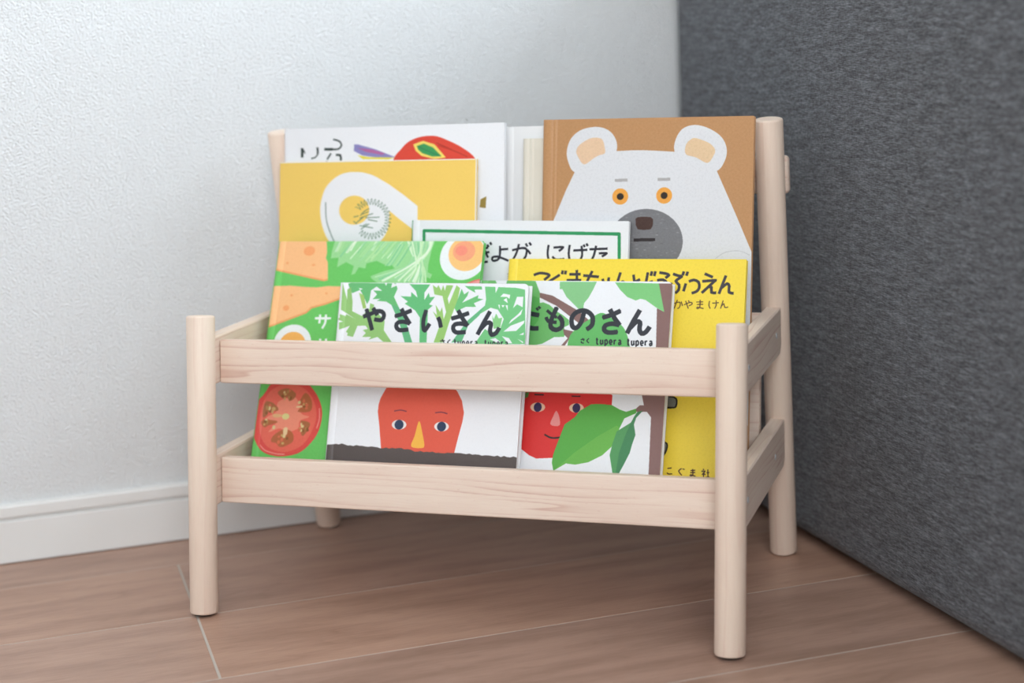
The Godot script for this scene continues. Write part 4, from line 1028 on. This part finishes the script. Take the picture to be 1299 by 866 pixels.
func build_sofa() -> void:
	# stands on low feet with its back to the rack, one end against the papered wall
	var s := thing("sofa", "dark grey woven fabric sofa beside the wooden book rack", "sofa", room(SOFA, 0, 0.526), TURN)
	var long := 1.84
	part("back_panel", rounded_box(Vector3(0.20, 0.66, long), 0.022, 5), mats.cloth, s, Vector3(0.10, 0.335, 0))
	part("seat_base", rounded_box(Vector3(0.66, 0.29, long), 0.02, 2), mats.cloth, s, Vector3(0.535, 0.185, 0))
	for z in [-0.82, 0.82]:
		part("armrest", rounded_box(Vector3(0.66, 0.20, 0.20), 0.03, 3), mats.cloth, s, Vector3(0.535, 0.43, z))
	for z in [-0.362, 0.362]:
		part("seat_cushion", rounded_box(Vector3(0.64, 0.13, 0.71), 0.035, 3), mats.cloth, s, Vector3(0.53, 0.39, z))
	for x in [0.06, 0.80]:
		for z in [-0.84, 0.84]:
			part("foot", lathe_x([[0, 0], [0, 0.022], [0.045, 0.026], [0.045, 0]], 20), mats.rubber, s, Vector3(x, 0, z), Vector3(0, 0, PI / 2))

# ---------------------------------------------------------------- the book rack

func build_rack() -> void:
	var rk := thing("book_rack", "low pale pine book rack with round legs and horizontal rails", "book rack")
	var lean_f := atan(0.14019)
	var lean_b := atan(0.11206)
	var r := 0.01325
	var n := 0
	for back in [false, true]:
		var tall: float = 0.4332 if back else 0.2771
		var a: float = lean_b if back else -lean_f
		var long := tall / cos(a)
		var leg := lathe_x([[0.0, 0], [0.0, r - 0.0016], [0.0005, r - 0.0006], [0.0018, r], [long - 0.0022, r], [long - 0.0007, r - 0.0006], [long, r - 0.0022], [long, 0]], 48)
		for s in [-1.0, 1.0]:
			var foot := Vector3(s * 0.25, 0.0019, -0.2782 if back else 0.0)
			var l := part("leg", leg, mats["leg%d" % (n % 6)], rk, foot)
			l.basis = Basis(Vector3(0, cos(a), sin(a)), Vector3(1, 0, 0), Vector3(0, cos(a), sin(a)).cross(Vector3(1, 0, 0)))
			l.rotate_object_local(Vector3.RIGHT, 1.3 * n + 0.6)
			part("foot_pad", lathe_x([[-0.0015, 0], [-0.0015, 0.0095], [0.0006, 0.0095], [0.0006, 0]], 24), mats.rubber, l)
			n += 1
	# front rails lean with the front legs and sit between the side rails
	var thick := 0.0145
	var k := 1
	for y in [[0.0998, 0.1425], [0.2122, 0.2528]]:
		var c: float = (y[0] + y[1]) / 2
		var mesh := rounded_box(Vector3(0.484, (y[1] - y[0]) / cos(lean_f), thick), 0.0016, 2)
		part("front_rail", mesh, mats["pine%d" % k], rk, Vector3(0, c, -0.02108 - 0.14019 * c) + Vector3(0, -sin(lean_f), -cos(lean_f)) * thick / 2, Vector3(-lean_f, 0, 0))
		k += 1
	# side rails butt against the legs
	var t := 0.0147
	for s in [-1.0, 1.0]:
		for q in [[0.0989, 0.1452, -0.014, -0.2497], [0.2124, 0.257, -0.03, -0.2387]]:
			var long: float = q[2] - q[3]
			var hh: float = q[1] - q[0]
			var side := part("side_rail", end_cut_rail(long, hh, t), mats["pine%d" % ((k + 2) % 6)], rk, Vector3(s * 0.25, (q[0] + q[1]) / 2, (q[2] + q[3]) / 2), Vector3(0, PI / 2, 0))
			k += 1
			for zz in [long / 2 - (0.028 if q[0] > 0.2 else 0.055), -long / 2 + 0.04]:
				var sc := part("screw", lathe_x([[-0.002, 0], [-0.002, 0.0026], [0.0002, 0.003], [0.0006, 0.0024], [0.0006, 0.0014], [-0.0008, 0.0012], [-0.0008, 0]], 20), mats.steel, side, Vector3(zz, 0.0, s * t / 2), Vector3(0, -s * PI / 2, 0))
				sc.set_meta("label", "steel screw head")
	# back rail high behind the back legs, back panel and floor of the tray
	part("back_rail", rounded_box(Vector3(0.531, 0.0355, 0.012), 0.004, 3), mats.pine4, rk, Vector3(0, 0.3815, -0.2782 + 0.11206 * 0.3815 - 0.0135), Vector3(lean_b, 0, 0))
	part("back_panel", rounded_box(Vector3(0.481, 0.142, 0.010), 0.001, 1), mats.pine5, rk, Vector3(0, 0.183, -0.2175), Vector3(deg_to_rad(-9.5), 0, 0))
	part("bottom_board", rounded_box(Vector3(0.482, 0.010, 0.165), 0.001, 1), mats.pine3, rk, Vector3(0, 0.1083, -0.131))

# a rail whose lower back corner is cut off
func end_cut_rail(long: float, hh: float, t: float) -> ArrayMesh:
	var c := 0.007
	var e := 0.0014
	var outline := [Vector2(-long / 2, -hh / 2), Vector2(long / 2 - c, -hh / 2), Vector2(long / 2, -hh / 2 + c), Vector2(long / 2, hh / 2), Vector2(-long / 2, hh / 2)]
	var mid := Vector2.ZERO
	var st := SurfaceTool.new()
	st.begin(Mesh.PRIMITIVE_TRIANGLES)
	st.set_smooth_group(-1)
	var small := []
	for p: Vector2 in outline:
		small.append(Vector2(p.x - signf(p.x) * e, p.y - signf(p.y) * e))
	var n := outline.size()
	for i in n:
		var a: Vector2 = outline[i]
		var b: Vector2 = outline[(i + 1) % n]
		var sa: Vector2 = small[i]
		var sb: Vector2 = small[(i + 1) % n]
		var z := t / 2
		quad(st, Vector3(a.x, a.y, z - e), Vector3(a.x, a.y, -z + e), Vector3(b.x, b.y, -z + e), Vector3(b.x, b.y, z - e))
		quad(st, Vector3(sa.x, sa.y, z), Vector3(a.x, a.y, z - e), Vector3(b.x, b.y, z - e), Vector3(sb.x, sb.y, z))
		quad(st, Vector3(sa.x, sa.y, -z), Vector3(sb.x, sb.y, -z), Vector3(b.x, b.y, -z + e), Vector3(a.x, a.y, -z + e))
		for w in [z, -z]:
			var tri := [Vector3(mid.x, mid.y, w), Vector3(sb.x, sb.y, w), Vector3(sa.x, sa.y, w)]
			if w < 0:
				tri.reverse()
			for p: Vector3 in tri:
				st.add_vertex(p)
	return finish(st)

# ---------------------------------------------------------------- books

const SCALE := 6.0

func build_books() -> void:
	book("yas", "picture book with green leaves, black title and a carrot face", Color("f1f2f5"), {"hinge": 7.0, "corner": 5.0, "grain": 0.02})
	book("kud", "picture book with a red apple face, green leaves and brown trunk", Color("f1f2f5"), {"hinge": 7.0, "corner": 5.0, "grain": 0.02})
	book("food", "green picture book with painted cheese, lettuce, eggs and a tomato slice", Color("6cc662"), {"hinge": 7.0, "grain": 0.035})
	book("kog", "bright yellow picture book with dark handwritten title at the right", Color("fadd48"), {"hinge": 8.0, "grain": 0.04})
	book("gre", "white picture book with a green printed border line", Color("eef0f2"), {"hinge": 7.0, "spine": Color("3aa066"), "grain": 0.02})
	book("egg", "amber yellow thin book with a big white rounded shape", Color("f6cf68"), {"hinge": 0.0, "spine": Color("eeeeee"), "edge": Color("f2f2f0"), "grain": 0.02})
	book("cat", "tall white picture book with a red shape near its top edge", Color("f0f1f4"), {"hinge": 0.0, "grain": 0.02})
	book("bear", "kraft brown picture book with a big white bear face", Color("c19061"), {"hinge": 9.0, "hinge2": 13.0, "grain": 0.05})
	book("whi", "tall plain white book behind the brown bear book", Color("f0f0f0"), {"hinge": 8.0, "grain": 0.0})
	book("cre", "cream book between the brown bear book and plain white book", Color("e2dccd"), {"hinge": 5.0, "hinge2": 10.0, "grain": 0.0})

func book(key: String, label: String, base: Color, opt: Dictionary) -> void:
	var d: Dictionary = BOOKS[key]
	var w: float = d.w
	var h: float = d.h
	var t: float = d.t
	var a := deg_to_rad(d.lean)
	var up := Vector3(0, cos(a), -sin(a))
	var out := Vector3(0, sin(a), cos(a))
	var roll := deg_to_rad(d.roll)
	var ex := Vector3.RIGHT * cos(roll) + up * sin(roll)
	var ey := up * cos(roll) - Vector3.RIGHT * sin(roll)
	var b := thing("picture_book", label, "book", Vector3.ZERO, 0.0, "picture books in the rack")
	b.transform = Transform3D(Basis(ex, ey, out), Vector3(d.at[0], d.at[1], d.at[2]) + ex * w / 2)
	var face := plain(Color.WHITE, 0.38, 0.4)
	face.albedo_texture = ImageTexture.create_from_image(print_cover(key, w * 1000.0, h * 1000.0, base, opt.grain))
	var edge: StandardMaterial3D = plain(opt.get("edge", base), 0.55)
	var thick := minf(0.0022, t * 0.3)
	var front := part("front_cover", cover_plate(w, h, thick, opt), null, b)
	front.set_surface_override_material(0, face)
	front.set_surface_override_material(1, edge)
	var plain_cover: StandardMaterial3D = plain(base, 0.4)
	part("back_cover", rounded_box(Vector3(w, h, thick), thick * 0.35, 1), plain_cover, b, Vector3(0, h / 2, -t + thick / 2))
	part("spine", spine_mesh(h, t, w), plain(opt.get("spine", base), 0.42), b)
	var in_ := 0.0028 if t > 0.005 else 0.0008
	part("pages", box(Vector3(w - in_ - 0.002, h - 2 * in_, t - 2 * thick)), mats.paper, b, Vector3(-in_ / 2 + 0.001, h / 2, -t / 2))

# the front board: a plate with hinge grooves pressed near the spine and rounded outer corners
func cover_plate(w: float, h: float, thick: float, opt: Dictionary) -> ArrayMesh:
	var xs := [0.0, 0.0006]
	var hinges := []
	for name_ in ["hinge", "hinge2"]:
		var g: float = opt.get(name_, 0.0) / 1000.0
		if g > 0.0:
			hinges.append(g)
			for o in [-0.0016, -0.0008, 0.0, 0.0008, 0.0016]:
				xs.append(g + o)
	var r: float = opt.get("corner", 1.0) / 1000.0
	for k in 9:
		xs.append(w - r + r * sin(PI / 2 * k / 8.0))
	var face := SurfaceTool.new()
	face.begin(Mesh.PRIMITIVE_TRIANGLES)
	face.set_smooth_group(0)
	var rim := SurfaceTool.new()
	rim.begin(Mesh.PRIMITIVE_TRIANGLES)
	rim.set_smooth_group(-1)
	for i in xs.size() - 1:
		var c := []
		for x: float in [xs[i], xs[i + 1]]:
			var z := 0.0
			for g: float in hinges:
				z -= 0.0007 * maxf(0.0, 1.0 - absf(x - g) / 0.0016) if absf(x - g) < 0.0016 else 0.0
			if x < 0.0003:
				z = -0.0004
			var cut := 0.0
			if x > w - r:
				cut = r - sqrt(maxf(0.0, r * r - (x - w + r) * (x - w + r)))
			c.append([x, cut, h - cut, z])
		var l: Array = c[0]
		var q: Array = c[1]
		var p := [Vector3(l[0] - w / 2, l[1], l[3]), Vector3(l[0] - w / 2, l[2], l[3]), Vector3(q[0] - w / 2, q[2], q[3]), Vector3(q[0] - w / 2, q[1], q[3])]
		for k in [0, 1, 2, 0, 2, 3]:
			face.set_uv(Vector2((p[k].x + w / 2) / w, 1.0 - p[k].y / h))
			face.add_vertex(p[k])
		var back := Vector3(0, 0, 1)
		var bk := []
		for v: Vector3 in p:
			bk.append(Vector3(v.x, v.y, -thick))
		quad(rim, bk[0], bk[3], bk[2], bk[1])
		quad(rim, p[1], bk[1], bk[2], p[2])
		quad(rim, p[0], p[3], bk[3], bk[0])
		if i == 0:
			quad(rim, p[0], bk[0], bk[1], p[1])
		if i == xs.size() - 2:
			quad(rim, p[2], bk[2], bk[3], p[3])
	face.generate_normals()
	rim.generate_normals()
	var m := face.commit()
	return rim.commit(m)

func spine_mesh(h: float, t: float, w: float) -> ArrayMesh:
	var st := SurfaceTool.new()
	st.begin(Mesh.PRIMITIVE_TRIANGLES)
	st.set_smooth_group(0)
	var bulge := minf(0.0016, t * 0.25) if t > 0.005 else 0.0004
	var ring := []
	for k in 9:
		var f := PI * k / 8.0
		ring.append(Vector2(-w / 2 - bulge * sin(f), -t / 2 + t / 2 * cos(f) * 0.97))
	for k in 8:
		var a: Vector2 = ring[k]
		var b: Vector2 = ring[k + 1]
		quad(st, Vector3(a.x, 0, a.y), Vector3(b.x, 0, b.y), Vector3(b.x, h, b.y), Vector3(a.x, h, a.y))
	st.set_smooth_group(-1)
	for y in [0.0, h]:
		for k in range(0, 8):
			var tri := [Vector3(-w / 2, y, -t / 2), Vector3(ring[k].x, y, ring[k].y), Vector3(ring[k + 1].x, y, ring[k + 1].y)]
			if y > 0.0:
				tri.reverse()
			for v: Vector3 in tri:
				st.add_vertex(v)
	return finish(st)

# ---------------------------------------------------------------- print

func print_cover(key: String, wmm: float, hmm: float, base: Color, grain: float) -> Image:
	var w := int(wmm * SCALE)
	var h := int(hmm * SCALE)
	var im := Image.create_empty(w, h, false, Image.FORMAT_RGBA8)
	im.fill(base)
	for c: Array in PRINT.get(key, []):
		var col := Color(c[1])
		var pts := PackedVector2Array()
		var n: Array = c[3]
		if c[0] == "E":
			for k in 40:
				pts.append(Vector2(n[0] + n[2] * cos(TAU * k / 40), n[1] + n[3] * sin(TAU * k / 40)))
		else:
			for k in range(0, n.size(), 2):
				pts.append(Vector2(n[k], n[k + 1]))
		for k in pts.size():
			pts[k] = Vector2(pts[k].x * SCALE, h - pts[k].y * SCALE)
		match c[0]:
			"P", "E":
				fill(im, pts, col)
			"C":
				fill(im, curve(pts, true), col)
			"S":
				stroke(im, curve(pts, false), c[2] * SCALE * 1.1, col)
			"L":
				stroke(im, pts, c[2] * SCALE * 1.1, col)
	im.resize(w / 2, h / 2, Image.INTERPOLATE_BILINEAR)
	if grain > 0.0:
		var spots := Image.create_empty(256, 256, false, Image.FORMAT_RGBA8)
		var a := noise(key.hash() % 1000, 0.11, 4)
		var rng := RandomNumberGenerator.new()
		rng.seed = key.hash()
		for j in 256:
			for i in 256:
				var v := a.get_noise_2d(i, j) + (rng.randf() - 0.5) * 0.9
				spots.set_pixel(i, j, Color(0, 0, 0, v * grain) if v > 0.0 else Color(1, 1, 1, -v * grain))
		for x in range(0, w / 2, 256):
			for y in range(0, h / 2, 256):
				im.blend_rect(spots, Rect2i(0, 0, 256, 256), Vector2i(x, y))
	return im

func curve(p: PackedVector2Array, closed: bool) -> PackedVector2Array:
	var n := p.size()
	if n < 3:
		return p
	var o := PackedVector2Array()
	for i in (n if closed else n - 1):
		var a := p[(i - 1 + n) % n] if closed else p[maxi(i - 1, 0)]
		var b := p[i]
		var c := p[(i + 1) % n]
		var d := p[(i + 2) % n] if closed else p[mini(i + 2, n - 1)]
		var steps := clampi(int(b.distance_to(c) / 12.0), 2, 10)
		for k in steps:
			o.append(b.cubic_interpolate(c, a, d, float(k) / steps))
	if not closed:
		o.append(p[n - 1])
	return o

func fill(im: Image, p: PackedVector2Array, col: Color) -> void:
	var lo := INF
	var hi := -INF
	for q in p:
		lo = minf(lo, q.y)
		hi = maxf(hi, q.y)
	var n := p.size()
	for y in range(maxi(0, int(floor(lo))), mini(im.get_height() - 1, int(ceil(hi))) + 1):
		var xs := PackedFloat64Array()
		var yy := y + 0.5
		var a := p[n - 1]
		for b in p:
			if (a.y <= yy) != (b.y <= yy):
				xs.append(a.x + (yy - a.y) / (b.y - a.y) * (b.x - a.x))
			a = b
		xs.sort()
		for k in range(0, xs.size() - 1, 2):
			var x0 := int(round(xs[k]))
			im.fill_rect(Rect2i(x0, y, int(round(xs[k + 1])) - x0, 1), col)

func stroke(im: Image, p: PackedVector2Array, w: float, col: Color) -> void:
	var n := p.size()
	for i in n - 1:
		var d := (p[i + 1] - p[i]).normalized()
		var s := Vector2(-d.y, d.x) * w / 2
		fill(im, PackedVector2Array([p[i] + s, p[i + 1] + s, p[i + 1] - s, p[i] - s]), col)
		if i > 0:
			var disc := PackedVector2Array()
			for k in 14:
				disc.append(p[i] + Vector2(cos(TAU * k / 14), sin(TAU * k / 14)) * w / 2)
			fill(im, disc, col)
